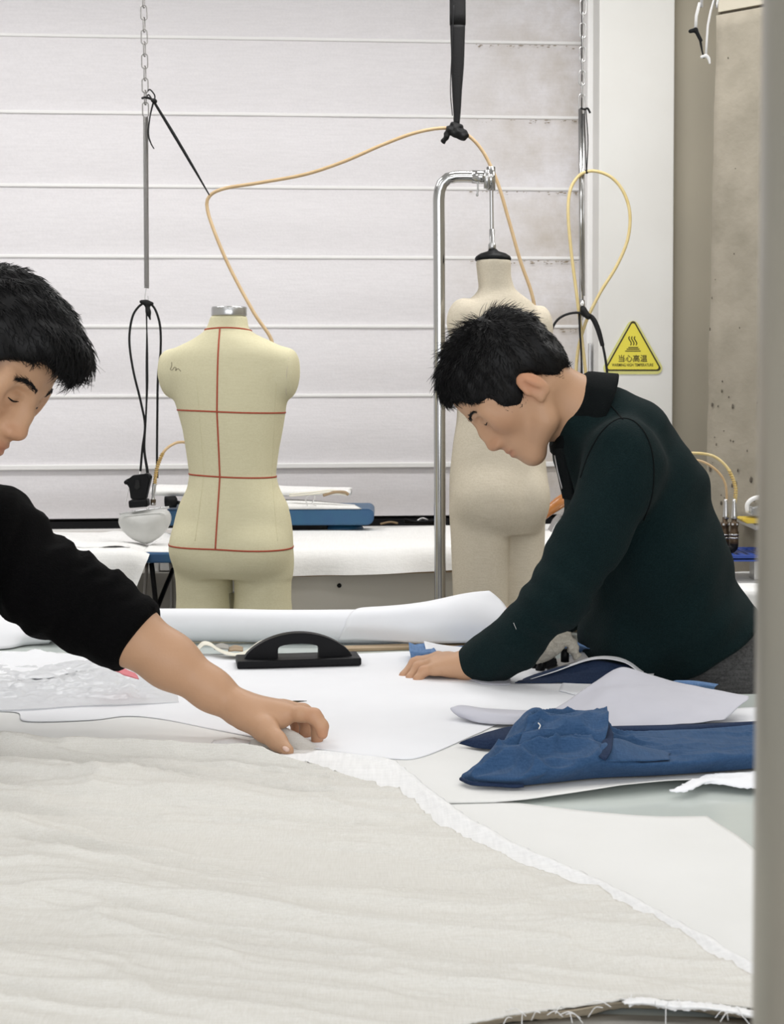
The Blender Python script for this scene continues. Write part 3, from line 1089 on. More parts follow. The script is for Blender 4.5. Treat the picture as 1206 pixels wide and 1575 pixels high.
# pale roll left of the form on the same board is the cloth's other end; tool on the ledge
tl = empty('pliers', W(640, 802, .07))
tag(tl, 'dark pliers lying on the window ledge beside the chrome stand', 'tool')
tube('handle', [W(622, 799, .09), W(640, 803, .09), W(672, 801, .09)], 0.006, M_BLACK, tl, flat=.7)
tube('handle', [W(622, 803, .08), W(645, 804, .08), W(672, 805, .08)], 0.006, M_BLACK, tl, flat=.7)
tube('jaw', [W(642, 801, .085), W(650, 797, .085), W(658, 800, .085)], 0.004, M_STEEL, tl)
sc_ = tube('offcut_strip', [W(585, 806, .07), W(600, 803, .075), W(612, 805, .07)], 0.004, M_WOOD, None, flat=.4)
tag(sc_, 'small brown offcut on the ledge right of the blue board', 'offcut')

# chrome iron with wooden handle half hidden behind the right man
yi = 4.95
ir = empty('pressing_iron', P(860, 832, yi))
tag(ir, 'chrome pressing iron with varnished wooden handle behind the green sweater', 'iron')
a0 = P(842, 831, yi)
poly = [(P(u, v, yi)[0], P(u, v, yi)[2]) for u, v in ((842, 831), (856, 803), (866, 792), (915, 790), (930, 831))]
prism('body', poly, yi, yi + .12, M_CHROME, ir, bev=0.008, smooth=False)
prism('sole_plate', [(P(u, v, yi)[0], P(u, v, yi)[2]) for u, v in ((839, 836), (843, 830), (935, 830), (935, 836))], yi - .01, yi + .13, M_STEEL, ir, bev=0.002)
tube('handle', [P(834, 794, yi + .06), P(850, 781, yi + .06), P(880, 762, yi + .06), P(925, 750, yi + .06)], [0.016, 0.022, 0.022, 0.018], M_WOODH, ir, sides=14)
tube('valve', [P(864, 800, yi + .02), P(872, 798, yi + .01)], 0.014, M_CHROME, ir, n=4, sides=12)
tube('post', [P(895, 792, yi + .06), P(895, 758, yi + .06)], 0.008, M_STEEL, ir, n=3)

# fittings on the right, before the concrete column
yf = 4.55
ft = empty('air_valve_pair', P(1120, 848, yf))
tag(ft, 'pair of dark hose couplings with arched yellow hoses before the concrete column', 'fitting')
for k, (ux, um) in enumerate(((1115, 1110), (1129, 1126))):
    dy = 0.02 - .04 * k
    c0 = P(ux, 838, yf + dy)
    s = yf / 2300
    prof = [(.001, 0), (.010, 0), (.0135, .004), (.0135, .016), (.0125, .018), (.0125, .024), (.0145, .027), (.0145, .040), (.012, .043), (.012, .056), (.0145, .060), (.0145, .068), (.008, .070), (.008, .086), (.001, .086)]
    lathe('coupling', prof, M_BRASSD, ft, 18, frame_z(c0, (0, 0, 1)))
    for z in (.020, .030):
        lathe('ring', [(.0150, z), (.0156, z), (.0156, z + .004), (.0150, z + .004)], M_CHROME, ft, 18, frame_z(c0, (0, 0, 1)))
    lathe('nut', [(.0149, .061), (.0158, .061), (.0158, .067), (.0149, .067)], M_STEEL, ft, 6, frame_z(c0, (0, 0, 1)), smooth=False)
    tube('elbow', [c0 + (0, 0, .004), c0 + (-.002, 0, -.008), c0 + (-.014, 0, -.014), c0 + (-.026, 0, -.015)], 0.0135, M_BLACK, ft, sides=12)
tube('hose', [P(1040, 700, yf), P(1070, 697, yf), P(1100, 703, yf), P(1122, 724, yf - .01), P(1132, 752, yf - .02), P(1130, 780, yf - .02), P(1129, 796, yf - .02)], 0.0045, M_HOSE2, ft, n=40, sides=10)
tube('hose', [P(1040, 712, yf + .02), P(1072, 708, yf + .02), P(1098, 720, yf + .02), P(1115, 742, yf + .02), P(1118, 776, yf + .02), P(1116, 796, yf + .02)], 0.0038, M_HOSE, ft, n=40, sides=10)
for ux, dy in ((1116.5, .02), (1129.5, -.02)):
    tube('hose_end', [P(ux, 768, yf + dy), P(ux, 782, yf + dy), P(ux, 798, yf + dy)], [.006, .0075, .010], M_STEEL, ft, n=8, sides=12)
sp = []
for t in np.linspace(0, 1, 90):
    base = catmull(np.array([P(1121, 722, yf - .01), P(1131, 748, yf - .02), P(1131, 766, yf - .02)]), 90)[int(t * 89)]
    sp.append(base + 0.0056 * np.array((math.cos(t * 75), math.sin(t * 75), 0)))
tube('spring_guard', sp, 0.0012, M_GOLD, ft, sides=5, straight=True)

tr = empty('valve_tray', P(1140, 862, yf + .05))
tag(tr, 'flat tray with blue slotted rim beside the concrete column', 'tray')
tb = T(1108, 862, 0.83)
yt = 4.45
ta, tb_ = P(1106, 862, yt), P(1200, 862, yt)
box('base', (ta[0], yt, ta[2]), (tb_[0] + .1, yt + .22, ta[2] + .008), M_STEEL, tr, .002)
for dy in (0, .21):
    box('rim', (ta[0], yt + dy, ta[2] - .004), (tb_[0] + .1, yt + dy + .01, ta[2] + .016), M_BLUEPLASTIC, tr, .002)
for i in range(6):
    x = ta[0] + .012 + i * .03
    box('slat', (x, yt + .01, ta[2] + .008), (x + .015, yt + .21, ta[2] + .014), M_BLUEPLASTIC, tr, .001)
q0, q1 = P(1095, 866, 4.32), P(1290, 866, 4.32)
zc_ = P(1095, 907, 4.32)[2]
for i in range(2):
    x = ta[0] + .02 + i * .1
    box('foot', (x, yt + .06, zc_ + .003), (x + .02, yt + .12, ta[2] - .002), M_STEEL, tr, .001)
rt_ = empty('side_table', P(1150, 900, 4.3))
tag(rt_, 'white cloth-covered side table right of the leaning man', 'table')
box('table_board', (q0[0] + .01, 4.33, zc_ - .03), (q1[0], 4.72, zc_ - .003), M_WOOD, rt_, .002)
for xx in (q0[0] + .03, q1[0] - .06):
    for yy in (4.35, 4.66):
        box('leg', (xx, yy, 0), (xx + .04, yy + .04, zc_ - .03), M_STEEL, rt_, .002)
# (its top carries the tray)
sheet('cover_cloth', [[P(1095, 945, 4.30), P(1180, 946, 4.30), P(1290, 946, 4.30)], [P(1095, 912, 4.305), P(1180, 912, 4.30), P(1290, 912, 4.305)],
                      [P(1095, 907, 4.32), P(1180, 907, 4.32), P(1290, 907, 4.32)], [(q0[0], 4.72, P(1095, 907, 4.32)[2] + .002), (q1[0], 4.72, P(1095, 907, 4.32)[2] + .002)]],
      M_WHITECLOTH, 30, 30, .003, rt_, fn=lambda x, y, u, v: 0.002 * vnoise(x * 20, y * 20, 2))
wi = empty('white_iron', P(1165, 792, yf))
tag(wi, 'white handled iron resting on a yellow pad, half behind the post', 'iron')
tube('handle', [P(1150, 788, yf), P(1150, 775, yf), P(1162, 766, yf), P(1190, 764, yf), P(1215, 772, yf)], 0.007, M_ROD, wi, flat=.7)
prism('body', [(P(u, v, yf)[0], P(u, v, yf)[2]) for u, v in ((1151, 791), (1153, 779), (1172, 774), (1215, 778), (1225, 791))], yf - .03, yf + .05, M_CHROME, wi, bev=.004)
prism('pad', [(P(u, v, yf)[0], P(u, v, yf)[2]) for u, v in ((1138, 799), (1140, 796), (1240, 796), (1240, 803), (1146, 804))], yf - .03, yf + .05, M_TAG, wi, bev=.002)
box('arm', (P(1160, 805, yf)[0], yf - .01, P(1160, 815, yf)[2]), (P(1260, 805, yf)[0], yf + .3, P(1160, 806, yf)[2]), M_STEEL, wi)

# ================================================================== HANGING THINGS
def link_mesh(L, Wd, r):
    pts = []
    for k in range(24):
        th = 2 * math.pi * k / 24
        c, s = math.cos(th), math.sin(th)
        pts.append((Wd / 2 * c, 0, np.sign(s) * (L / 2 - Wd / 2) + Wd / 2 * s))
    V, Fc = tube_arrays(np.array(pts), r, 6, closed=True)
    me = pd_mesh('link', V, Fc)
    me.polygons.foreach_set('use_smooth', np.ones(len(me.polygons), dtype=bool))
    return me


def chain(u0, v0, u1, v1, Y, pitch, L, Wd, r, m, label, name='chain'):
    a, b = P(u0, v0, Y), P(u1, v1, Y)
    a = a + (a - b) * ((CEIL_Z - a[2]) / (a[2] - b[2]))
    rt = empty(name, b)
    tag(rt, label, 'chain')
    me = link_mesh(L, Wd, r)
    me.materials.append(m)
    n = int((a[2] - b[2]) / pitch)
    for i in range(n + 1):
        o = bpy.data.objects.new('link', me)
        COL.objects.link(o)
        p = b + (a - b) * ((i + 0.5) * pitch / (a[2] - b[2]))
        o.parent = rt
        o.location = [float(c) for c in (p - b)]
        o.rotation_euler = (0, 0, math.radians(8 if i % 2 == 0 else 82))
    return rt


YL = 4.72
chain(221, 5, 224, 178, YL, 0.0375, 0.046, 0.0185, 0.0019, M_SPRING, 'thin steel chain holding the spring pole at the left')
sb = empty('spring_balancer', P(225, 445, YL))
tag(sb, 'long dull steel spring hanging from the left chain', 'spring')
path = []
a, b = P(224, 180, YL), P(225.5, 443, YL)
n = 1500
for i in range(n):
    t = i / (n - 1)
    c = a * (1 - t) + b * t
    th = t * 150 * 2 * math.pi
    path.append(c + 0.0068 * np.array((math.cos(th), math.sin(th), 0)))
tube('coil', path, 0.0018, M_SPRING, sb, sides=4, straight=True)
tube('core', [a, b], 0.0055, M_SPRING, sb, n=2, sides=8)
tube('hook', [P(225, 443, YL), P(223.5, 452, YL), P(223, 460, YL), P(225.5, 466, YL), P(228, 461, YL), P(227.5, 455, YL)], 0.0013, M_STEEL, sb, n=24, sides=5)

# cord tied to the chain, pulling the hose
kc = empty('tie_cord', P(236, 155, YL))
tag(kc, 'black cord tied between the left chain and the yellow hose', 'cord')
tube('cord', [P(237, 157, YL - .01), P(262, 198, YL - .01), P(290, 245, YL - .01), P(322, 300, YL - .01)], [.004, .0052, .0045, .002], M_TAPE, kc, n=24)
tube('loop', [P(219, 151, YL + .012), P(224, 150, YL - .012), P(232, 152, YL - .012), P(237, 156, YL - .01)], .004, M_TAPE, kc)
tube('loop', [P(227, 140, YL - .012), P(231, 138, YL - .012), P(238, 147, YL - .012), P(236, 155, YL - .012), P(229, 146, YL - .012), P(226, 148, YL - .012)], .0022, M_TAPE, kc)
kb = P(238, 156, YL - .012)
F_ = Field()
F_.ell(kb, (.008, .006, .007))
F_.ell(kb + (-.006, 0, .004), (.006, .005, .004))
isomesh('knot', F_, .0018, M_TAPE, kc, pad=.004)
tube('tail', [P(236, 157, YL - .012), P(231, 178, YL - .012), P(228, 205, YL - .012), P(232, 220, YL - .012), P(237, 229, YL - .012)], [.003, .0022, .003, .0016], M_TAPE, kc, n=24)

# cord loops carrying the hanging iron
lc = empty('iron_cable', P(225, 470, YL))
tag(lc, 'black rubber cable looped beneath the left spring', 'cable')
tube('cable', [P(216, 725, YL), P(219, 690, YL), P(223, 655, YL), P(217, 620, YL), P(205, 570, YL), P(199, 525, YL), P(203, 490, YL), P(213, 472, YL), P(225, 466, YL),
               P(237, 473, YL), P(246, 500, YL), P(247, 540, YL), P(243, 580, YL), P(242, 640, YL), P(241.5, 700, YL), P(242, 735, YL + .02)], .0037, M_RUBBER, lc, n=140, sides=8)
tube('cable', [P(225, 466, YL - .008), P(226, 520, YL - .008), P(226, 560, YL - .008), P(226, 600, YL - .008), P(224, 650, YL - .006), P(222, 690, YL), P(226, 720, YL), P(228, 735, YL)],
     [.003, .0022, .004, .0046, .003, .003, .004, .005], M_RUBBER, lc, n=60)
F_ = Field()
F_.cap(P(217, 464, YL - .004), P(234, 467, YL - .004), .005)
F_.cap(P(225, 466, YL - .006), P(228, 480, YL - .008), .005, .004)
F_.cap(P(228, 480, YL - .008), P(231, 491, YL - .01), .004, .003)
isomesh('knot', F_, .0018, M_TAPE, lc, pad=.004)
tube('steel_wire', [P(216, 722, YL), P(213, 735, YL - .01), P(204, 738, YL - .02), P(198, 752, YL - .02), P(192, 778, YL - .02)], .0016, M_ROD, lc)

# hanging iron, nose down in a frosted shoe
YI = YL - .05
hi_ = empty('hanging_iron', P(225, 835, YI))
tag(hi_, 'black-handled steam iron hanging nose down in a frosted shoe', 'iron')
s = YI / 2300
ctr = P(222.5, 805, YI)
tilt = math.radians(5)
half = [(0, 20), (20, 19.5), (33, 18), (38.5, 13), (40.5, 5), (38, -4), (32, -13), (23, -22), (12, -28.5), (5, -31.5)]
outl = [(x_ * s, z_ * s) for x_, z_ in half] + [(0, -32.5 * s)] + [(-x_ * s, z_ * s) for x_, z_ in half[:0:-1]]
outl = catmull(np.array([(p[0], 0, p[1]) for p in outl]), 44, True)[:, [0, 2]]
V, Fc = [], []
lv = [(0.02, -.030), (.35, -.0285), (.62, -.024), (.84, -.015), (.95, -.006), (1, .004), (1.0, .022), (.97, .026), (.5, .028), (.02, .028)]
R = np.array(((math.cos(tilt), -math.sin(tilt)), (math.sin(tilt), math.cos(tilt))))
for k, yy in lv:
    for p in outl:
        q = R @ (p * k)
        V.append((ctr[0] + q[0], YI + yy, ctr[2] + q[1]))
no = len(outl)
for i in range(len(lv) - 1):
    for j in range(no):
        j2 = (j + 1) % no
        Fc.append((i * no + j, i * no + j2, (i + 1) * no + j2, (i + 1) * no + j))
Fc += [tuple(range(no - 1, -1, -1)), tuple((len(lv) - 1) * no + j for j in range(no))]
link('shoe', pd_mesh('shoe', V, Fc), M_SHOE, hi_)
tube('rim', [P(184, 791, YI - .018), P(205, 786.5, YI - .022), P(240, 782, YI - .022), P(260, 780, YI - .018)], .0028, M_STEEL, hi_, flat=.7)
for u, v in ((207, 786), (227, 783), (246, 781)):
    lathe('screw', [(.001, 0), (.0032, 0), (.0028, .002), (.001, .0022)], M_CHROME, hi_, 10, frame_z(P(u, v, YI - .024), (0, -1, 0)))
RM = Matrix.Translation(Vector(P(214, 775, YI))) @ Matrix.Rotation(math.radians(-4), 4, 'Y')
link('handle_base', bm_mesh('handle_base', box_bm((-.030, -.02, -.010), (.030, .03, .014), .005, M=RM)), M_BLACK, hi_, False)
prism('handle', [(P(u, v, YI)[0], P(u, v, YI)[2]) for u, v in ((202, 768), (199, 748), (195, 745), (193, 738), (200, 735), (205, 731), (222, 729), (226, 727), (232, 731), (232, 738), (229, 750), (225, 768))],
      YI - .012, YI + .025, M_BLACK, hi_, bev=.003)
prism('trigger', [(P(u, v, YI)[0], P(u, v, YI)[2]) for u, v in ((208, 750), (210, 738), (216, 738), (217, 750), (213, 753))], YI - .02, YI - .01, M_RUBBER, hi_, bev=.0015)
for ee in ((194, 742), (230, 734)):
    lathe('pivot', [(.001, 0), (.007, 0), (.007, .014), (.001, .014)], M_BLACK, hi_, 14, frame_z(P(ee[0], ee[1], YI - .016), (0, 1, 0)))
tube('steam_pipe', [P(235.5, 776, YI), P(236, 764, YI), P(237, 750, YI), P(238, 744, YI)], [.0085, .005, .0065, .006], M_STEEL, hi_, sides=12)
tube('pipe_nut', [P(235.5, 777, YI), P(235.7, 768, YI)], .0085, M_BRASSD, hi_, n=2, sides=6, smooth=False)
hpts = [P(238, 745, YI), P(239, 733, YI), P(243, 715, YI), P(252, 695, YI), P(265, 684, YI + .02), P(280, 680, YI + .05), P(310, 684, YI + .1)]
tube('hose', hpts, .0046, M_HOSE, hi_, n=40, sides=10)
base = catmull(np.array(hpts[:5]), 240)[:170]
sp = [b + .006 * np.array((math.cos(i * .55), math.sin(i * .55), 0.0)) for i, b in enumerate(base)]
tube('spring_guard', sp, .0014, M_GOLD, hi_, sides=5, straight=True)

# long yellow hose
YH = 4.75
hs = tube('air_hose', [P(375, 806, YH - .02), P(388, 720, YH - .05), P(402, 630, YH - .08), P(416, 560, YH - .1), P(418, 524, YH - .1), P(390, 480, YH - .08), P(355, 415, YH - .04), P(332, 362, YH - .02), P(319, 322, YH), P(322, 302, YH), P(345, 290, YH), P(400, 281, YH),
                       P(470, 268, YH), P(530, 248, YH), P(590, 222, YH), P(640, 204, YH), P(685, 197, YH), P(715, 205, YH), P(742, 232, YH), P(765, 280, YH), P(783, 340, YH), P(800, 400, YH), P(818, 452, YH), P(822, 490, YH), P(812, 570, YH), P(796, 690, YH + .03), P(785, 806, YH + .06)],
          .0056, M_HOSE, n=220, sides=12)
tag(hs, 'yellow air hose arching from the cream form to the beige form', 'hose')

# black cloth strap with knot
st = empty('black_strap', P(703, 210, YH))
tag(st, 'black cloth strap hanging from above, knotted round the yellow hose', 'strap')
zt = CEIL_Z
ptop = P(704, 2, YH)
sl = [np.array((ptop[0], YH, CEIL_Z)), P(704, 0, YH), P(704, 40, YH), P(704, 90, YH), P(703, 140, YH), P(703, 175, YH), P(702, 195, YH)]
tube('band', sl, [.006, .013, .018, .022, .0255, .020, .009], M_TAPE, st, n=60, sides=12, flat=.3)
bd = tube('band_edge', [P(698, 8, YH - .007), P(695, 80, YH - .008), P(693, 140, YH - .008), P(696, 178, YH - .008)], .0016, M_RUBBER, st)
F_ = Field()
F_.cap(P(692, 200, YH - .01), P(712, 208, YH - .012), .014, .018, k=.01)
F_.cap(P(698, 193, YH - .008), P(708, 196, YH - .008), .012, .010, k=.008)
F_.cap(P(690, 203, YH - .015), P(683, 217, YH - .012), .010, .009, k=.006)
isomesh('knot', F_, .003, M_TAPE, st, pad=.006, disp=lambda p: waves(p, ((260, 0, 190, .0014, 0), (-120, 60, 300, .001, 1))))

# right chain, rod, hose loop, cables
YR = 5.05
chain(897, 2, 895, 165, YR, 0.0390, 0.050, 0.0205, 0.0022, M_STEEL, 'light steel chain holding the spring pole before the window jamb')
rb = empty('spring_pole', P(896, 480, YR))
tag(rb, 'bright steel spring pole hanging from the right chain', 'spring')
tube('rod', [P(893, 168, YR), P(894.5, 478, YR)], .0075, M_CHROME, rb, n=2, sides=14)
tube('guide_rod', [P(897.5, 175, YR - .004), P(898.5, 455, YR - .004)], .0032, M_STEEL, rb, n=2, sides=8)
lathe('end_ferrule', [(.001, 0), (.009, 0), (.009, .04), (.001, .04)], M_STEEL, rb, 14, frame_z(P(895.5, 480, YR), (0, 0, 1)))
tube('lower_hook', [P(896, 478, YR), P(897, 485, YR), P(895, 492, YR)], .003, M_STEEL, rb)
tc = empty('thin_cord', P(901, 262, YR - .02))
tag(tc, 'thin black cord tying the yellow hose loop to the right pole', 'cord')
tube('cord', [P(893, 166, YR - .014), P(899, 168, YR - .014), P(904, 167, YR - .014), P(908, 174, YR - .014)], .0035, M_TAPE, tc)
tube('cord', [P(899, 168, YR - .014), P(900, 210, YR - .014), P(902, 264, YR - .014)], .0017, M_TAPE, tc)
tube('cord', [P(901, 168, YR - .014), P(904.5, 215, YR - .014), P(902.5, 264, YR - .014)], .0017, M_TAPE, tc)
F_ = Field()
F_.ell(P(902.5, 264, YR - .014), (.007, .006, .008))
isomesh('knot', F_, .002, M_TAPE, tc, pad=.004)
hl = tube('hose_loop', [P(925, 812, YR - .08), P(915, 730, YR - .05), P(906, 640, YR - .03), P(901, 575, YR - .03), P(895, 520, YR - .03), P(888, 460, YR - .03), P(879, 390, YR - .03), P(874, 330, YR - .03), P(877, 293, YR - .02), P(889, 272, YR - .01), P(903, 264, YR - .014),
                        P(920, 264, YR - .02), P(942, 274, YR - .02), P(960, 297, YR - .02), P(969, 330, YR - .02), P(965, 370, YR - .02), P(948, 410, YR - .02), P(925, 447, YR - .02),
                        P(908, 480, YR - .02), P(898, 505, YR - .02), P(889, 540, YR - .02), P(886, 580, YR - .02), P(888, 640, YR - .02), P(893, 730, YR - .03), P(899, 790, YR - .05)], .0055, M_HOSE2, n=230, sides=12)
tag(hl, 'pale yellow hose loop hanging beside the white pier', 'hose')
bc = empty('black_cable', P(903, 486, YR - .04))
tag(bc, 'black power cable arching over the hose beside the warning sign', 'cable')
tube('cable', [P(845, 515, YR - .05), P(855, 495, YR - .05), P(868, 485, YR - .05), P(885, 481, YR - .05), P(900, 483, YR - .05), P(912, 490, YR - .05), P(922, 512, YR - .05), P(930, 545, YR - .05),
               P(934, 575, YR - .05), P(936, 610, YR - .05), P(936, 700, YR - .05), P(938, 812, YR - .06)], .0042, M_RUBBER, bc, n=80, sides=10)
tube('sleeve', [P(903, 484, YR - .05), P(912, 490, YR - .05), P(920, 507, YR - .05), P(927, 532, YR - .05)], [.008, .009, .0085, .007], M_RUBBER, bc, n=24, sides=10)
tube('cable', [P(891, 482, YR - .045), P(892, 510, YR - .045), P(894, 540, YR - .045), P(895, 580, YR - .045), P(896, 680, YR - .045), P(900, 785, YR - .045)], [.004, .003, .0055, .004, .004], M_RUBBER, bc)
F_ = Field()
F_.cap(P(898, 478, YR - .05), P(905, 487, YR - .055), .009, .010)
F_.cap(P(896, 473, YR - .045), P(898, 482, YR - .045), .005, .006)
isomesh('knot', F_, .002, M_TAPE, bc, pad=.004)
jt = box('junction_strip', (P(905, 590, 5.60)[0], 5.585, P(905, 600, 5.6)[2]), (P(908.5, 530, 5.6)[0], 5.62, P(905, 528, 5.6)[2]), M_STEEL, None, .002)
tag(jt, 'short grey metal strip on the window jamb', 'strip')

# white wire bundle, top right
wy = 3.3
wb = empty('white_wires', P(1080, 92, wy))
tag(wb, 'two cut white wires with black tape hanging at the top right', 'wire')
tp = P(1082, 0, wy)
tube('wire', [np.array((tp[0] + .03, wy, CEIL_Z)), P(1082, -60, wy), P(1077, 0, wy), P(1071, 25, wy), P(1070, 45, wy)], .0034, M_ROD, wb, n=40)
tube('wire', [np.array((tp[0] + .05, wy, CEIL_Z)), P(1108, -60, wy), P(1098, 0, wy), P(1090, 30, wy), P(1087, 65, wy), P(1086, 84, wy)], .0026, M_ROD, wb, n=40)
F_ = Field()
F_.cap(P(1062, 48, wy), P(1070, 46, wy), .0045, .005, k=.004)
F_.cap(P(1070, 46, wy - .002), P(1078, 62, wy - .002), .0045, .004, k=.004)
isomesh('tape', F_, .0014, M_TAPE, wb, pad=.004)
tube('tape_tail', [P(1077, 61, wy - .002), P(1080, 78, wy - .002), P(1083, 90, wy - .002)], [.003, .002, .0012], M_TAPE, wb)
tube('cut_end', [P(1078, 88, wy - .002), P(1086, 86, wy - .002), P(1090, 90, wy - .002), P(1092, 98, wy - .002)], [.003, .004, .0035, .002], M_ROD, wb)

# warning sign on the pier
ys = pier_y - .004
sg = empty('warning_sign', P(975, 570, ys))
tag(sg, 'yellow triangular hot surface warning sign on the white pier', 'sign')


def rtri(pts, r, n=7):
    out = []
    pts = [np.array(p, float) for p in pts]
    for i in range(3):
        p, a, b = pts[i], pts[i - 1], pts[(i + 1) % 3]
        da, db = (a - p) / np.linalg.norm(a - p), (b - p) / np.linalg.norm(b - p)
        half = math.acos(np.clip(da @ db, -1, 1)) / 2
        L = r / math.tan(half)
        bis = (da + db) / np.linalg.norm(da + db)
        c = p + bis * (r / math.sin(half))
        a0 = math.atan2(*(p + da * L - c)[::-1])
        a1 = math.atan2(*(p + db * L - c)[::-1])
        d = (a1 - a0 + math.pi) % (2 * math.pi) - math.pi
        for t in np.linspace(0, 1, n):
            out.append(c + r * np.array((math.cos(a0 + d * t), math.sin(a0 + d * t))))
    return out


def sxz(u, v):
    p = P(u, v, ys)
    return (p[0], p[2])


outer = rtri([sxz(973.5, 484), sxz(1025.5, 575.5), sxz(921.5, 575.5)], 0.022)
prism('plate', outer, ys, pier_y - .0002, M_YELLOWB, sg)
A1 = rtri([sxz(973.8, 489.5), sxz(1019, 570.5), sxz(928.5, 570.5)], 0.010)
A2 = rtri([sxz(973.8, 494), sxz(1015.2, 568.2), sxz(932.3, 568.2)], 0.0075)
prism('field', A2, ys - .0012, ys - .0002, M_YELLOW, sg)
nn = len(A1)
V = [(p[0], ys - .0015, p[1]) for p in A1] + [(p[0], ys - .0015, p[1]) for p in A2]
Fc = [(i, (i + 1) % nn, nn + (i + 1) % nn, nn + i) for i in range(nn)]
V2 = V + [(v[0], ys - .0001, v[2]) for v in V]
Fc = Fc + [(i, 2 * nn + i, 2 * nn + (i + 1) % nn, (i + 1) % nn) for i in range(nn)]
link('border', pd_mesh('border', V2, Fc), M_SIGNINK, sg, False)
for du in (0, 4.2, 8.4):
    pts = [P(968.4 + du, 517.5, ys - .002), P(967.2 + du, 520.2, ys - .002), P(968.6 + du, 523.2, ys - .002), P(970.6 + du, 526.4, ys - .002), P(971 + du, 529, ys - .002), P(969.8 + du, 531, ys - .002)]
    tube('heat_wave', pts, .0019, M_SIGNINK2, sg, n=20, sides=6, flat=.4)
for (u0, u1, v) in ((966.5, 981.5, 534.5), (964, 983.5, 537), (961.5, 985.5, 540)):
    a, b = P(u0, v + .75, ys), P(u1, v - .75, ys)
    box('surface_bar', (a[0], ys - .0022, a[2]), (b[0], ys - .001, b[2]), M_SIGNINK2, sg, 0)


def text_mesh(name, body, u, v, width_px, Y, m, parent, height_px=None, offs=0.0):
    cu = bpy.data.curves.new(name, 'FONT')
    cu.body = body
    cu.align_x, cu.align_y = 'CENTER', 'CENTER'
    cu.size = 1.0
    cu.offset = offs
    cu.resolution_u = 3
    ob = bpy.data.objects.new(name + '_tmp', cu)
    COL.objects.link(ob)
    dg = bpy.context.evaluated_depsgraph_get()
    dg.update()
    me = bpy.data.meshes.new_from_object(ob.evaluated_get(dg))
    COL.objects.unlink(ob)
    bpy.data.objects.remove(ob)
    co = np.array([vv.co[:] for vv in me.vertices])
    w, h = np.ptp(co[:, 0]), np.ptp(co[:, 1])
    cx, cyy = (co[:, 0].max() + co[:, 0].min()) / 2, (co[:, 1].max() + co[:, 1].min()) / 2
    s = width_px * Y / F_PX
    sx = s / w
    sz = (height_px * Y / F_PX / h) if height_px else sx
    c = P(u, v, Y)
    for vv in me.vertices:
        x, y = vv.co.x, vv.co.y
        vv.co = Vector((float(c[0] + (x - cx) * sx), float(Y), float(c[2] + (y - cyy) * sz)))
    me.materials.clear()
    me.name = name
    return link(name, me, m, parent, False)


text_mesh('chinese_lettering', '当心高温', 973.6, 551.3, 44, ys - .002, M_SIGNINK2, sg, 11.0, 0.014)
text_mesh('english_lettering', 'WARMING HIGH TEMPERATURE', 973, 561.3, 63.5, ys - .002, M_SIGNINK2, sg, 4.6, 0.016)


# ================================================================== DRESS FORMS
class Loft:
    def __init__(self, rows, n=2.2):
        rows = sorted(rows)
        z = np.array([r[0] for r in rows])
        self.zz = np.linspace(z[0], z[-1], 400)
        self.t = []
        for k in range(1, 5):
            v = np.interp(self.zz, z, np.array([r[k] for r in rows]))
            ker = np.exp(-np.linspace(-2, 2, 15) ** 2)
            ker /= ker.sum()
            v = np.convolve(np.pad(v, 7, 'edge'), ker, 'valid')
            self.t.append(v)
        self.n = n

    def __call__(self, p, o, R):
        l = (p - o) @ R
        w, d, xc, yc = [np.interp(l[:, 2], self.zz, t) for t in self.t]
        x, y = np.abs(l[:, 0] - xc) / w, np.abs(l[:, 1] - yc) / d
        r = (x ** self.n + y ** self.n) ** (1 / self.n)
        g = (r - 1) * np.minimum(w, d) * 0.85
        return np.maximum(g, np.maximum(self.zz[0] - l[:, 2], l[:, 2] - self.zz[-1]))


def yawm(a):
    c, s = math.cos(a), math.sin(a)
    return np.array(((c, -s, 0), (s, c, 0), (0, 0, 1.0)))


def zof(v, Y):
    return P(603, v, Y)[2]


# ---- left form: cream, seen from behind, red tapes
Y1 = 4.0
s1 = Y1 / 2300
cx1 = P(355.5, 700, Y1)[0]
R1 = yawm(math.radians(-11))      # back (local -y) turned to the viewer's left
O1 = np.array((cx1, Y1, 0.0))


def rows_px(rows, Y, s, ucx):
    out = []
    for v, ul, ur, dep, yc in rows:
        out.append((zof(v, Y), (ur - ul) / 2 * s * 0.985, dep, ((ur + ul) / 2 - ucx) * s, yc))
    return out


tor1 = Loft(rows_px([(484, 324, 380, .046, .008), (496, 321, 382, .047, .006), (506, 317, 384, .05, .003), (514, 308, 396, .056, 0), (522, 294, 415, .064, 0), (530, 276, 432, .070, 0),
                     (538, 258, 447, .076, 0), (550, 250, 455, .082, 0), (575, 250, 452, .092, .004), (600, 260, 445, .098, .008), (632, 269, 440, .104, .014), (660, 277, 435, .102, .014),
                     (693, 283, 429, .095, .010), (730, 289, 425, .090, .004), (750, 286, 431, .094, 0), (775, 273, 445, .102, -.002), (795, 267, 450, .108, -.004), (816, 263, 453, .114, -.006),
                     (837, 262, 454, .118, -.008), (855, 264, 454, .116, -.006), (872, 266, 453, .110, -.002), (885, 270, 450, .09, 0)], Y1, s1, 355.5))
F_ = Field()
F_.add(lambda p: tor1(p, O1, R1), (cx1 - .25, Y1 - .2, .7), (cx1 + .25, Y1 + .2, 1.8), k=.01)
for sx, uc in ((-1, 255), (1, 447)):
    zc = zof(574, Y1)
    c = O1 + R1 @ np.array(((uc - 355.5) * s1, .01, 0)) + (0, 0, zc)
    F_.ell(c, (.0215, .048, .058), R1, k=.03)
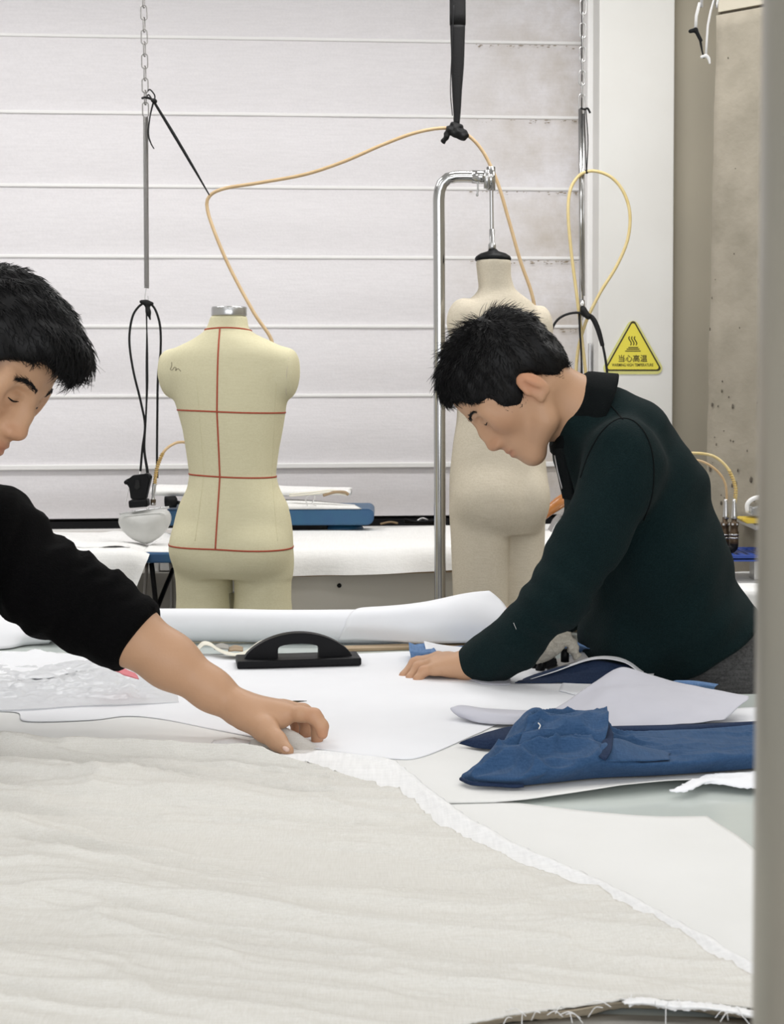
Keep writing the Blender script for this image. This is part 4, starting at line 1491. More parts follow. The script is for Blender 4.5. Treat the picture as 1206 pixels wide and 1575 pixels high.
for sx, uc, ub in ((-1, 310, 311), (1, 405, 404)):
    a = O1 + R1 @ np.array(((uc - 355.5) * s1, .0, 0)) + (0, 0, zof(862, Y1))
    b = O1 + R1 @ np.array(((ub - 355.5) * s1, .004, 0)) + (0, 0, zof(940, Y1))
    c = O1 + R1 @ np.array(((ub - 355.5) * s1, .01, 0)) + (0, 0, zof(1090, Y1))
    F_.cap(a, b, .0775, .0755, k=.012)
    F_.cap(b, c, .0755, .058, k=.012)
    F_.ell(O1 + R1 @ np.array(((uc - 355.5) * s1 * .9, -.048, 0)) + (0, 0, zof(842, Y1)), (.078, .078, .07), R1, k=.03)
f1 = empty('dress_form', (cx1, Y1, 0))
tag(f1, 'cream tailoring form seen from behind with red guide tapes', 'dress form')
body1, _ = isomesh('torso', F_, .0065, M_FORM1, f1, pad=.02, it=2)
bv = BVHTree.FromObject(body1, bpy.context.evaluated_depsgraph_get())


def surf(bvh, o, d, off=.0012):
    h = bvh.ray_cast(Vector([float(c) for c in o]), Vector([float(c) for c in d]))
    return None if h[0] is None else np.array(h[0]) - np.array(d) * off


def tape_pts(fn, ts, off=.001):
    out = []
    for t in ts:
        o, d = fn(t)
        p = surf(bv, o, d, off)
        if p is not None:
            out.append(p)
    return out


def ribbon(name, pts, w, m, parent, axis):
    pts = np.array(pts)
    ax = np.array(axis, float)
    V = np.vstack([pts - ax * w / 2, pts + ax * w / 2])
    n = len(pts)
    Fc = [(i, i + 1, n + i + 1, n + i) for i in range(n - 1)]
    me = pd_mesh(name, V, Fc)
    o = link(name, me, m, parent)
    md = o.modifiers.new('thickness', 'SOLIDIFY')
    md.thickness, md.offset = .0008, 0
    return o


for v in (506, 632, 730, 837):
    z = zof(v, Y1)
    ctr_ = O1 + (0, 0, z)

    def fn(t, z=z, v=v):
        th = t
        d = R1 @ np.array((math.sin(th), -math.cos(th), 0))
        zz = z - (0.004 * math.sin(th) if v != 506 else 0.006 * (1 - math.cos(th)) - .003)
        return O1 + (0, 0, zz) + d * .4, -d
    ribbon('guide_tape', tape_pts(fn, np.linspace(-2.2, 2.2, 90)), .0042, M_RED, f1, (0, 0, 1))
zz_ = np.linspace(zof(506, Y1), zof(836, Y1), 80)
pts = []
for z in zz_:
    uoff = np.interp(z, [zof(836, Y1), zof(730, Y1), zof(632, Y1), zof(506, Y1)], [338.5, 343.5, 340, 342.5])
    x = P(uoff, 700, Y1)[0]
    p = surf(bv, (x, Y1 - .5, z), (0, 1, 0), .001)
    if p is not None:
        pts.append(p)
ribbon('guide_tape', pts, .0042, M_RED, f1, (1, 0, 0))
nk = P(352, 478, Y1)
lathe('neck_collar', [(.001, .0), (.047, .0), (.0475, .002), (.0475, .021), (.046, .024), (.044, .0235), (.001, .0225)], M_STEEL, f1, 40,
      Matrix.Translation((float(nk[0]), Y1 + .008, zof(485, Y1))))
scr = [(264, 557), (264, 563), (262, 568), (265, 569), (268, 565), (271, 566), (270, 570), (274, 567), (278, 571)]
pts = []
for u, v in scr:
    d = ray(u, v)
    p = surf(bv, CAM, d / np.linalg.norm(d), .0006)
    if p is not None:
        pts.append(p)
if len(pts) > 3:
    tube('pen_scribble', pts, .0008, M_INK, f1, n=50, sides=4)
for u0, u1_ in ((425, 427), (303, 300)):     # princess seams
    pts = []
    for v in np.linspace(590, 832, 60):
        d = ray(np.interp(v, [590, 730, 832], [u0, u0 * .6 + u1_ * .4 - (8 if u0 > 400 else -12), u1_]), v)
        p = surf(bv, CAM, d / np.linalg.norm(d), .0002)
        if p is not None:
            pts.append(p)
    tube('seam', pts, .0007, M_FORM1, f1, n=60, sides=4)
# shoulder cap seam right
pts = []
for u, v in ((450, 533), (444, 550), (441, 575), (440, 600), (441, 608)):
    d = ray(u, v)
    p = surf(bv, CAM, d / np.linalg.norm(d), .0002)
    if p is not None:
        pts.append(p)
if len(pts) > 2:
    tube('seam', pts, .001, M_FORM2, f1, n=24, sides=4)
tube('stand_pole', [(cx1, Y1, .02), (cx1, Y1, .80)], .016, M_CHROME, f1, n=2, sides=16)
lathe('base', [(.001, 0), (.2, 0), (.2, .015), (.19, .022), (.03, .03), (.001, .03)], M_STEEL, f1, 36, Matrix.Translation((cx1, Y1, 0)))

# ---- right form: beige, hung from a chrome gallows stand, turned
Y2 = 4.2
s2 = Y2 / 2300
U2 = 764.0
cx2 = P(U2, 700, Y2)[0]
R2 = yawm(math.radians(24))
O2 = np.array((cx2, Y2, 0.0))
tor2 = Loft(rows_px([(399, 732, 786, .049, .004), (425, 735, 786, .046, .004), (445, 737, 792, .047, .002), (455, 728, 806, .056, 0), (463, 716, 820, .064, 0), (475, 704, 832, .072, 0), (490, 698, 843, .08, 0),
                     (510, 697, 848, .088, .004), (540, 698, 846, .096, .008), (570, 702, 842, .10, .012), (610, 706, 836, .098, .012), (650, 702, 832, .092, .008), (675, 696, 838, .095, .004),
                     (700, 692, 842, .102, 0), (730, 688, 844, .110, -.004), (760, 687, 846, .118, -.008), (785, 688, 844, .118, -.008), (805, 690, 840, .108, -.004), (820, 694, 836, .09, 0)], Y2, s2, U2))
F_ = Field()
F_.add(lambda p: tor2(p, O2, R2), (cx2 - .25, Y2 - .2, .8), (cx2 + .25, Y2 + .2, 1.9), k=.01)
F_.ell(P(712, 496, Y2) * (1, 0, 1) + (0, Y2 - .05, 0), (.047, .05, .066), R2, k=.018)
F_.ell(P(834, 505, Y2) * (1, 0, 1) + (0, Y2 + .04, 0), (.028, .05, .066), R2, k=.018)
for ua, ub, yo, ra in ((737, 738, -.035, .084), (799, 800, .045, .078)):
    a = np.array((P(ua, 790, Y2)[0], Y2 + yo, zof(785, Y2)))
    b = np.array((P(ub, 900, Y2)[0], Y2 + yo, zof(940, Y2)))
    c = np.array((P(ub, 1000, Y2)[0], Y2 + yo, zof(1090, Y2)))
    F_.cap(a, b, ra, ra * .9, k=.008)
    F_.cap(b, c, ra * .9, ra * .72, k=.008)
F_.ell((P(752, 770, Y2)[0], Y2 - .070, zof(765, Y2)), (.092, .075, .080), R2, k=.04)
F_.ell((P(809, 768, Y2)[0], Y2 - .035, zof(764, Y2)), (.058, .070, .078), R2, k=.022)
f2 = empty('dress_form', (cx2, Y2, 0))
tag(f2, 'plain beige cloth form hung from a chrome stand behind the right man', 'dress form')
isomesh('torso', F_, .007, M_FORM2, f2, pad=.02, it=2)
nk = P(758.5, 398, Y2)
lathe('neck_cap', [(.001, -.002), (.050, -.002), (.051, .004), (.048, .010), (.036, .018), (.016, .024), (.010, .030), (.001, .030)], M_BLACK, f2, 36, Matrix.Translation((float(nk[0]), Y2 + .004, zof(400, Y2))))
rodx = P(757, 330, Y2)
lathe('socket', [(.001, 0), (.011, 0), (.011, .018), (.0075, .022), (.0075, .06), (.001, .06)], M_STEEL, f2, 18, Matrix.Translation((float(rodx[0]), Y2 + .004, zof(386, Y2))))
tube('hanging_rod', [(rodx[0], Y2 + .004, zof(388, Y2)), (rodx[0] - .002, Y2 + .004, zof(290, Y2)), (rodx[0] - .003, Y2 + .004, zof(262, Y2))], .0055, M_STEEL, f2, n=6, sides=10)
# stand
gs = empty('gallows_stand', (float(P(676, 900, Y2)[0]), Y2, 0))
tag(gs, 'chrome gallows stand with bent top arm carrying the beige form', 'stand')
pb = P(677, 900, Y2)
pth = [(pb[0], Y2, 0.02), (pb[0], Y2, .7), P(675.5, 420, Y2), P(675, 330, Y2), P(675, 303, Y2), P(678, 287, Y2), P(686, 276, Y2), P(700, 272, Y2), P(725, 272, Y2), P(752, 273, Y2)]
pth = [np.array((p[0], Y2, p[2])) for p in pth]
tube('tube', pth, [.0165] * 7 + [.0165] * 3, M_CHROME, gs, n=90, sides=20)
tube('arm_sleeve', [P(726, 272, Y2), P(752, 273, Y2)], .0185, M_CHROME, gs, n=2, sides=20)
tube('clamp', [P(755, 257, Y2), P(755, 293, Y2)], .0125, M_CHROME, gs, n=2, sides=16)
tube('clamp_socket', [P(749, 262, Y2 - .012), P(749, 290, Y2 - .012)], .009, M_STEEL, gs, n=2, sides=14)
tube('screw_lever', [P(735, 280, Y2 - .01), P(735, 292, Y2 - .012), P(734, 299, Y2 - .012)], .0025, M_STEEL, gs)
lathe('lever_ball', [(.0005, -.004), (.003, -.003), (.004, 0), (.003, .003), (.0005, .004)], M_STEEL, gs, 12, Matrix.Translation(Vector(P(734, 300, Y2 - .012))))
for k in range(4):
    a = math.radians(45 + 90 * k)
    tube('foot', [(pb[0], Y2, .035), (pb[0] + .32 * math.cos(a), Y2 + .32 * math.sin(a), .02)], .015, M_CHROME, gs, n=2, sides=12)

# ================================================================== WORK TABLES
def worktable(name, label, lo, hi, legs):
    t = empty(name, ((lo[0] + hi[0]) / 2, (lo[1] + hi[1]) / 2, 0))
    tag(t, label, 'table')
    box('table_top', (lo[0], lo[1], TZ - .035), (hi[0], hi[1], TZ), M_TOP, t, .004)
    box('apron', (lo[0] + .06, lo[1] + .06, TZ - .12), (hi[0] - .06, hi[1] - .06, TZ - .036), M_STEEL, t, .003)
    for x, y in legs:
        box('leg', (x - .025, y - .025, 0), (x + .025, y + .025, TZ - .12), M_STEEL, t, .003)
    return t


worktable('cutting_table', 'pale green topped cutting table covered with linen and paper', (-.80, 1.02, 0), (1.25, 2.46, 0),
          [(-.72, 1.12), (1.15, 1.12), (-.72, 2.36), (1.15, 2.36)])
worktable('rear_worktable', 'pale green worktable behind, carrying the long paper roll', (-1.15, 2.466, 0), (.42, 3.26, 0),
          [(-1.05, 2.56), (.34, 2.56), (-1.05, 3.16), (.34, 3.16)])

Z0 = TZ


def TT(pts, dz=0.0):
    return [T(u, v, TZ + dz) for u, v in pts]


# ---- lower white paper at the right (on the bare table)
o = sheet('pattern_paper', [TT([(560, 1228), (720, 1229), (830, 1240), (900, 1248), (1000, 1255), (1088, 1255)], .0012),
                            TT([(560, 1300), (720, 1305), (830, 1310), (930, 1312), (1040, 1318), (1165, 1312)], .0012),
                            TT([(560, 1430), (750, 1440), (900, 1450), (1050, 1460), (1290, 1470)], .0012),
                            TT([(560, 1530), (750, 1535), (900, 1538), (1050, 1540), (1350, 1545)], .0012)], M_CARD, 70, 50, .0006,
          fn=lambda x, y, u, v: .0006 + .0008 * vnoise(x * 7, y * 7, 5))
tag(o, 'white pattern paper lowest at the right, edge showing bare table', 'paper')
# ---- off-white card sheet under everything in the middle
o = sheet('pattern_card', [TT([(-80, 1060), (300, 1060), (700, 1090), (900, 1120), (1200, 1150)], .0022),
                           TT([(-80, 1150), (300, 1160), (620, 1160), (900, 1170), (1230, 1165)], .0022),
                           TT([(-80, 1190), (300, 1200), (640, 1200), (900, 1195), (1230, 1180)], .0022),
                           TT([(-80, 1230), (300, 1232), (560, 1236), (770, 1233), (860, 1228), (960, 1219), (1020, 1213), (1120, 1205), (1230, 1198)], .004)], M_CARD, 90, 50, .0008,
          fn=lambda x, y, u, v: .0006 + .0008 * vnoise(x * 5, y * 5, 8) + .010 * np.clip((v - .82) / .18, 0, 1) ** 2 * np.clip((u - .62) / .15, 0, 1) * np.clip((1.0 - u) / .16, 0, 1))
tag(o, 'large off-white card sheet lying under the blue garment', 'paper')
# ---- torn paper at far right
o = sheet('torn_paper', [TT([(1085, 1192), (1120, 1190), (1165, 1188), (1240, 1186)], .008), TT([(1050, 1207), (1090, 1202), (1165, 1200), (1240, 1198)], .012),
                         TT([(1028, 1219), (1060, 1218), (1085, 1209), (1120, 1211), (1165, 1214), (1240, 1212)], .008)], M_PAPER, 50, 16, .0008, fray=.0012,
          fn=lambda x, y, u, v: .004 * np.abs(fbm(x * 16, y * 16, 3)))
tag(o, 'small torn white paper in front of the blue garment, right', 'paper')
# ---- big bluish-white interfacing sheet
o = sheet('white_sheet', [TT([(-80, 1001), (60, 1004), (200, 1010), (300, 1007), (450, 1009), (630, 1004), (760, 1012), (900, 1022), (1010, 1030)], .0034),
                          TT([(-80, 1040), (60, 1040), (200, 1042), (300, 1040), (450, 1040), (630, 1040), (760, 1045), (880, 1050), (990, 1052)], .0034),
                          TT([(-80, 1085), (60, 1085), (200, 1085), (330, 1100), (450, 1105), (600, 1115), (700, 1112), (800, 1095), (900, 1075)], .0034),
                          TT([(-80, 1096), (22, 1096), (40, 1110), (140, 1108), (195, 1102), (250, 1107), (330, 1123), (420, 1140), (520, 1158), (604, 1168), (652, 1164), (730, 1131), (790, 1105), (872, 1086)], .0034)],
          M_PAPER, 120, 70, .0006,
          fn=lambda x, y, u, v: np.maximum(.0016 * fbm(x * 6, y * 9, 12), -.0002) * np.clip((.97 - v) * 8, 0, 1) + .0010 + .0006 * np.clip((v - .93) / .07, 0, 1) * np.clip(vnoise(x * 9, y * 0, 4), 0, 1))
tag(o, 'large bluish white sheet spread across the middle of the table', 'sheet')
# slit cut in it, its dark gap laid on as a black strip
for i, (pts, lb) in enumerate((([(422, 1081), (440, 1080), (455, 1079), (472, 1078)], 'thin cut slit in the white sheet above the reaching hand'),)):
    pp = [T(u, v, TZ + .0075) for u, v in pts]
    o = tube('dark_slit', pp, [.0006, .0016, .0016, .0004], M_SIGNINK, None, flat=.4)
    tag(o, 'short slit in the white sheet beyond the reaching hand, its gap painted dark', 'thread')

# ---- crumpled clear plastic and lace pile at left
o = sheet('plastic_film', [TT([(-80, 1018), (40, 1022), (110, 1018), (160, 1022), (185, 1026)], .006), TT([(-80, 1045), (40, 1045), (110, 1040), (190, 1040), (245, 1050)], .006),
                           TT([(-80, 1068), (40, 1066), (110, 1060), (200, 1064), (270, 1066)], .006), TT([(-80, 1092), (30, 1092), (120, 1086), (190, 1084), (275, 1080)], .006)],
          M_PLASTIC, 130, 70, .0004,
          fn=lambda x, y, u, v: (.003 + .008 * np.abs(fbm(x * 22, y * 34, 31, 4)) + .012 * np.exp(-((u - .75) / .2) ** 2 - ((v - .2) / .25) ** 2)) * np.clip(4 * v * (1 - v) * 1.5, .1, 1) * np.clip((1 - u) * 5, .1, 1))
tag(o, 'crumpled clear plastic film at the left of the white sheet', 'plastic film')
o = sheet('white_scrap', [TT([(-80, 1004), (20, 1006), (58, 1003), (100, 1010), (160, 1014)], .012), TT([(-80, 1020), (30, 1024), (80, 1022), (130, 1024), (190, 1030)], .007),
                          TT([(-80, 1052), (30, 1050), (90, 1046), (130, 1036), (170, 1030)], .006)], M_PAPER, 70, 30, .0006, fray=.001,
          fn=lambda x, y, u, v: .003 + .004 * np.abs(fbm(x * 10, y * 14, 41)))
tag(o, 'rumpled white tissue scrap beyond the plastic film', 'paper')
o = sheet('pink_scrap', [[P(164, 1024, 2.40), P(185, 1026, 2.41), P(208, 1036, 2.42)], [P(176, 1030, 2.38), P(192, 1038, 2.38), P(214, 1043, 2.39)]], M_PINK, 20, 10, .0012,
          fn=lambda x, y, u, v: .002 * vnoise(x * 60, y * 60, 2))
tag(o, 'small pink cloth scrap beside the left man\'s forearm', 'cloth')

# ---- linen spread in front, with its white interfacing
sel_edge = [(500, 1158), (560, 1165), (605, 1172), (640, 1198), (690, 1240), (760, 1283), (830, 1318), (920, 1355), (1000, 1396), (1080, 1440), (1165, 1488), (1260, 1540)]
lin_edge = [(440, 1180), (515, 1187), (556, 1194), (590, 1208), (632, 1245), (702, 1290), (782, 1329), (852, 1350), (940, 1395), (1030, 1446), (1165, 1514), (1250, 1556)]


def edge_rows(edge, left, nrow, dz):
    """rows from the left side to points running down the slanted edge"""
    rows = []
    for e, l in zip(edge, left):
        rows.append([T(l[0], l[1], TZ + dz)] + [T(l[0] + (e[0] - l[0]) * t, l[1] + (e[1] - l[1]) * t, TZ + dz) for t in (.25, .5, .75)] + [T(e[0], e[1], TZ + dz)])
    return rows


vs = [1166, 1172, 1180, 1204, 1244, 1288, 1326, 1350, 1400, 1452, 1520, 1548]
o = sheet('interfacing', edge_rows(sel_edge, [(e[0] - 190, e[1] + 12) for e in sel_edge], 0, .006), M_SELV, 60, 120, .0012, fray=.0010,
          fn=lambda x, y, u, v: .0015 + .002 * np.abs(fbm(x * 18, y * 18, 9)) + .003 * np.exp(-((u - .93) / .05) ** 2))
tag(o, 'white frayed interfacing showing along the slanted linen edge', 'cloth')


def linen_h(x, y, u, v):
    w = x * .22 + y
    a = .0065 * (ridge(x * 2.4 + y * 1.5, w * 9, 3)) + .0042 * vnoise(x * 4, w * 19 + x * 3, 6) + .0034 * np.maximum(ridge(x * 5 + y * 3, w * 24, 9), 0) ** 2 + .0012 * fbm(x * 12, w * 48, 15)
    a = a * (.35 + .75 * np.clip((vnoise(x * 2.0, y * 2.0, 13) + .8), 0, 1.3))
    hem = .016 * np.exp(-((v - .035) / .03) ** 2) * (1 + .35 * vnoise(x * 5, y * 0 + 1, 8)) * np.clip((1 - u) * 6, 0.15, 1)
    crease = .006 * np.exp(-(((x - .11) * .75 + (y - 1.50) * .66) / .02) ** 2) * np.exp(-(((x - .13) * .66 - (y - 1.5) * .75) / .10) ** 2)
    a = a + .0016 * np.maximum(ridge(x * 9 + y * 5, w * 55, 27), 0) ** 2
    return np.maximum(a * 1.8, -.004) * np.clip((1 - v) * 14, .15, 1) + hem + crease


left_l = [(-120, 1149), (-120, 1155), (-120, 1165), (-120, 1192), (-130, 1240), (-140, 1290), (-150, 1330), (-160, 1370), (-170, 1430), (-180, 1490), (-190, 1560), (-200, 1640)]
lin_rows = edge_rows(lin_edge[:-1], left_l[:-1], 0, .016)
lin_rows.append([T(u, v, TZ + .016) for u, v in [(-200, 1640), (200, 1622), (560, 1598), (700, 1577), (830, 1553), (960, 1539), (1050, 1543), (1165, 1553), (1260, 1562)]])
far = TT([(-120, 1138), (0, 1142), (150, 1150), (300, 1160), (440, 1168), (575, 1182)], .004)
o = sheet('linen_cloth', lin_rows, M_LINEN, 230, 260, .0016, fn=linen_h, fray=.0006)
tag(o, 'wide rumpled natural linen cloth across the foreground', 'cloth')

# lower layers at the near linen edge; last row paints the shadow gap brown
ne = [(560, 1600), (700, 1578), (760, 1566), (830, 1556), (900, 1550), (960, 1541), (1040, 1545), (1100, 1552), (1165, 1560), (1240, 1566)]
o = sheet('linen_layer', [[T(u, v - 20, TZ + .009) for u, v in ne], [T(u, v - 4, TZ + .012) for u, v in ne], [T(u, v + 1, TZ + .013) for u, v in ne], [T(u, v + 4, TZ + .010) for u, v in ne], [T(u, v + 9 + 4 * math.sin(math.pi * min(1, max(0, (u - 740) / 260))), TZ + .003) for u, v in ne]],
          M_LINEN_EDGE_SHADE, 120, 24, .0012, fray=.0006, fn=lambda x, y, u, v: .0012 * vnoise(x * 30, y * 0, 6))
tag(o, 'folded brown linen edge with a painted shadow band at the near end of the cloth', 'cloth')
o = sheet('linen_strip', [[T(u, v - 6, TZ + .020) for u, v in ne[5:]], [T(u, v + 2, TZ + .020) for u, v in ne[5:]], [T(u + 10, v + 6 + 3 * (i % 2), TZ + .016) for i, (u, v) in enumerate(ne[5:])]],
          M_SELV, 70, 10, .001, fray=.0010, fn=lambda x, y, u, v: .002 * vnoise(x * 45, y * 20, 3))
tag(o, 'white frayed strip on top of the curled near linen edge', 'cloth')
rt = np.random.default_rng(4)
fr = empty('frayed_threads', T(900, 1545))
tag(fr, 'loose frayed threads at the near linen edge', 'threads')
for i in range(22):
    u = 700 + rt.random() * 460
    v = np.interp(u, [p[0] for p in ne], [p[1] for p in ne]) + rt.random() * 8
    a = T(u, v, TZ + .02)
    d = rt.normal(0, .012, 3) * (1, .8, .35)
    tube('thread', [a, a + d * .5 + (0, 0, .003), a + d + (0, 0, -.002)], .00035, M_SELV, fr, n=8, sides=4)
gb = sheet('grey_board', [TT([(640, 1573), (760, 1567), (900, 1560), (1000, 1562), (1250, 1570)], .0030), TT([(640, 1700), (900, 1700), (1250, 1700)], .0030)], M_GREYPANEL, 30, 10, .002)
tag(gb, 'worn grey board under the near linen edge', 'board')

# fabric lifted by the hand
o = sheet('linen_fold', [[P(352, 1152, 2.085), P(392, 1152, 2.085), P(440, 1152, 2.085), P(500, 1158, 2.06)],
                         [P(366, 1148, 2.092), P(402, 1138, 2.095), P(445, 1138, 2.09), P(494, 1153, 2.075)],
                         [P(388, 1138, 2.10), P(412, 1124, 2.105), P(440, 1120, 2.105), P(474, 1136, 2.09)],
                         [P(398, 1138, 2.12), P(417, 1126, 2.125), P(437, 1122, 2.125), P(467, 1138, 2.11)],
                         [P(372, 1146, 2.14), P(412, 1144, 2.145), P(450, 1145, 2.145), P(482, 1148, 2.13)]], M_LINEN, 40, 40, .0012,
          fn=lambda x, y, u, v: .0016 * vnoise(x * 50, y * 50, 3))
tag(o, 'raised fold of linen pinched under the reaching hand', 'cloth')
o = sheet('interfacing_fold', [[P(318, 1160, 2.09), P(345, 1161, 2.08), P(372, 1161, 2.075)], [P(326, 1142, 2.10), P(352, 1140, 2.095), P(380, 1144, 2.085)],
                               [P(335, 1138, 2.12), P(360, 1134, 2.11), P(388, 1138, 2.10)]], M_SELV, 24, 16, .001, fray=.0008,
          fn=lambda x, y, u, v: .002 * vnoise(x * 40, y * 40, 5))
tag(o, 'rumpled white interfacing edge lifted left of the reaching hand', 'cloth')

# ---- paper roll at the back
pr = empty('paper_roll', T(400, 991, TZ))
tag(pr, 'long white paper roll lying along the back of the rear worktable', 'paper roll')
rl = [P(60, 968, 2.97), P(200, 967, 2.97), P(400, 965, 2.96), P(600, 960, 2.95), P(770, 957, 2.95)]
for p in rl:
    p[2] = TZ + .034
V, Fc = tube_arrays(catmull(np.array(rl), 60), .033, 28)
V = np.array(V)
V[:, 2] += .002 * vnoise(V[:, 0] * 6, V[:, 1] * 12, 4)
link('roll', pd_mesh('roll', V, Fc), M_PAPER, pr)
flap = sheet('loose_end', [[P(520, 984, 2.925), P(620, 988, 2.905), P(690, 990, 2.89), P(772, 989, 2.875)], [P(530, 962, 2.915), P(640, 962, 2.90), P(700, 955, 2.89), P(786, 958, 2.885)],
                           [P(540, 942, 2.93), P(640, 936, 2.92), P(705, 925, 2.92), P(776, 930, 2.92)], [P(560, 934, 2.97), P(640, 927, 2.965), P(715, 912, 2.965), P(752, 908, 2.96)],
                           [P(580, 938, 3.01), P(650, 935, 3.01), P(720, 925, 3.01), P(765, 930, 3.0)]], M_PAPER, 50, 36, .0006, pr, fn=lambda x, y, u, v: .0015 * vnoise(x * 20, y * 20, 7))
o = sheet('curled_paper', [TT([(-120, 1000), (0, 998), (40, 992), (75, 990)], .003), [P(-120, 975, 2.92), P(0, 972, 2.92), P(55, 972, 2.93), P(84, 978, 2.92)],
                           [P(-120, 955, 2.98), P(0, 953, 2.98), P(60, 956, 2.97), P(96, 963, 2.95)], [P(-120, 945, 3.1), P(0, 945, 3.1), P(70, 948, 3.08), P(130, 952, 3.05)],
                           [P(-120, 946, 3.2), P(0, 946, 3.2), P(70, 946, 3.2), P(140, 946, 3.2)]], M_PAPER, 40, 40, .0006)
tag(o, 'white paper with curled corner beneath the left man\'s elbow', 'paper')
gr = box('grey_ruler', (T(62, 996)[0], 2.70, TZ), (T(112, 996)[0], 2.84, TZ + .003), M_GREYCLOTH, None, .0008)
tag(gr, 'small pale grey card below the curled paper corner', 'card')

# ---- wooden rule lying before the roll
a, b = T(515, 998, TZ), T(800, 990, TZ)
an = math.atan2(b[1] - a[1], b[0] - a[0])
L = math.hypot(b[0] - a[0], b[1] - a[1])
o = link('wooden_rule', bm_mesh('wooden_rule', box_bm((0, -.018, 0), (L, .018, .006), .001, M=rotm((a[0], a[1] - .02, TZ + .0005), an))), M_WOOD, None, False)
tag(o, 'thin wooden rule lying between paper roll and white sheet', 'rule')

# ---- black pressing block with arched handle
yb0, yb1 = T(405, 1034)[1], T(553, 1026)[1]
pc = T(457, 1030, TZ)
BM = rotm((pc[0], pc[1] + .028, TZ + .0055), math.atan2(yb1 - yb0, T(553, 1026)[0] - T(405, 1034)[0]) * .55)
pb_ = empty('pressing_block', (pc[0], pc[1] + .02, TZ))
tag(pb_, 'black pressing block with arched cut-out handle on the white sheet', 'pressing block')
link('base', bm_mesh('base', box_bm((-.112, -.036, 0), (.112, .036, .014), .003, M=BM)), M_BLACK, pb_, False)
N = 40
outer_, inner_ = [], []
for i in range(N):
    t = i / (N - 1)
    x = -.098 + .196 * t
    outer_.append((x, .014 + .044 * max(0, 1 - (x / .098) ** 2) ** .75))
ip = [(-.037, .014), (-.037, .026), (-.036, .032), (-.030, .0355), (-.015, .038), (0, .0385), (.015, .038), (.030, .0355), (.036, .032), (.037, .026), (.037, .014)]
inner_ = [tuple(p) for p in catmull(np.array([(p[0], 0, p[1]) for p in ip]), N)[:, [0, 2]]]
bm = bmesh.new()
lay = []
for y in (-.011, .011):
    lay.append(([bm.verts.new((x, y, z)) for x, z in outer_], [bm.verts.new((x, y, z)) for x, z in inner_]))
for (oo, ii), flip in ((lay[0], False), (lay[1], True)):
    for i in range(N - 1):
        f = (oo[i], ii[i], ii[i + 1], oo[i + 1])
        bm.faces.new(f if not flip else f[::-1])
for k in (0, 1):
    A_, B_ = lay[0][k], lay[1][k]
    for i in range(N - 1):
        f = (A_[i], A_[i + 1], B_[i + 1], B_[i])
        bm.faces.new(f if k == 0 else f[::-1])
for i in (0, N - 1):
    bm.faces.new((lay[0][0][i], lay[1][0][i], lay[1][1][i], lay[0][1][i]))
bmesh.ops.recalc_face_normals(bm, faces=bm.faces)
bmesh.ops.transform(bm, matrix=BM, verts=bm.verts)
link('handle', bm_mesh('handle', bm), M_BLACK, pb_, False)

# ---- cream curved strips behind the block
cs = sheet('card_strip', [[P(297, 1004, 2.81), P(305, 992, 2.82), P(313, 986, 2.83), P(324, 988, 2.82), P(335, 996, 2.80), P(350, 1002, 2.79), P(366, 1004, 2.79), P(382, 998, 2.80), P(397, 987, 2.83), P(412, 983, 2.85), P(428, 987, 2.86)],
                          [P(300, 1007, 2.77), P(308, 997, 2.78), P(315, 992, 2.79), P(325, 994, 2.78), P(336, 1001, 2.76), P(350, 1007, 2.75), P(368, 1008, 2.75), P(386, 1003, 2.76), P(402, 992, 2.79), P(416, 988, 2.81), P(430, 991, 2.82)]],
           M_CREAM, 90, 8, .0012)
tag(cs, 'wavy cream paper strip behind the black pressing block', 'paper strip')
o = sheet('cream_offcut', [[P(488, 992, 2.82), P(500, 984, 2.84), P(512, 987, 2.84)], [P(490, 997, 2.80), P(502, 991, 2.81), P(513, 994, 2.81)]], M_CREAM, 16, 6, .001)
tag(o, 'small cream offcut peeking over the black pressing block', 'offcut')
for k, (u, v, m, lb) in enumerate(((340, 993, M_GREYPANEL, 'grey scrap under the wavy cream strip, left'), (362, 996, M_WOOD, 'brown scrap in the middle of the wavy cream strip'),
                                   (384, 1003, M_CARDB, 'brown cardboard scrap right under the wavy cream strip'), (402, 997, M_GREYPANEL, 'grey scrap at the right end of the wavy cream strip'))):
    o = sheet('scrap', [[P(u - 12, v, 2.84), P(u, v - 4, 2.85), P(u + 12, v - 1, 2.84)], [P(u - 11, v + 5, 2.80), P(u, v + 4, 2.80), P(u + 12, v + 5, 2.80)]], m, 12, 6, .002)
    tag(o, lb, 'scrap')

# ---- small papers and cloth near the right man's hands
o = sheet('denim_piece', [TT([(633, 1017), (650, 1019), (668, 1013)], .007), [P(630, 1003, 2.71), P(648, 1005, 2.71), P(672, 1004, 2.71)], [P(629, 990, 2.80), P(645, 992, 2.80), P(663, 991, 2.80)]], M_DENIM, 30, 20, .001,
          fn=lambda x, y, u, v: .004 * np.abs(vnoise(x * 30, y * 30, 4)))
tag(o, 'small light blue denim piece beyond the resting hand', 'cloth')
o = sheet('paper_point', [TT([(652, 1008), (700, 1016), (760, 1012)], .012), [P(655, 1000, 2.74), P(700, 1003, 2.74), P(752, 1002, 2.74)], [P(652, 986, 2.78), P(690, 993, 2.80), P(758, 998, 2.80)]], M_PAPER, 30, 12, .0006)
tag(o, 'white paper slip lying over the small denim piece', 'paper')
o = sheet('denim_strip', [TT([(690, 1004), (720, 1003), (775, 1004)], .004), TT([(690, 996), (720, 995), (775, 995)], .006)], M_DENIM, 24, 8, .001, fn=lambda x, y, u, v: .003 * np.abs(vnoise(x * 30, y * 30, 9)))
tag(o, 'narrow denim strip behind the resting wrist', 'cloth')
sc_t = empty('scissors', T(742, 1008, TZ + .01))
tag(sc_t, 'dark scissors half under the green sleeve', 'scissors')
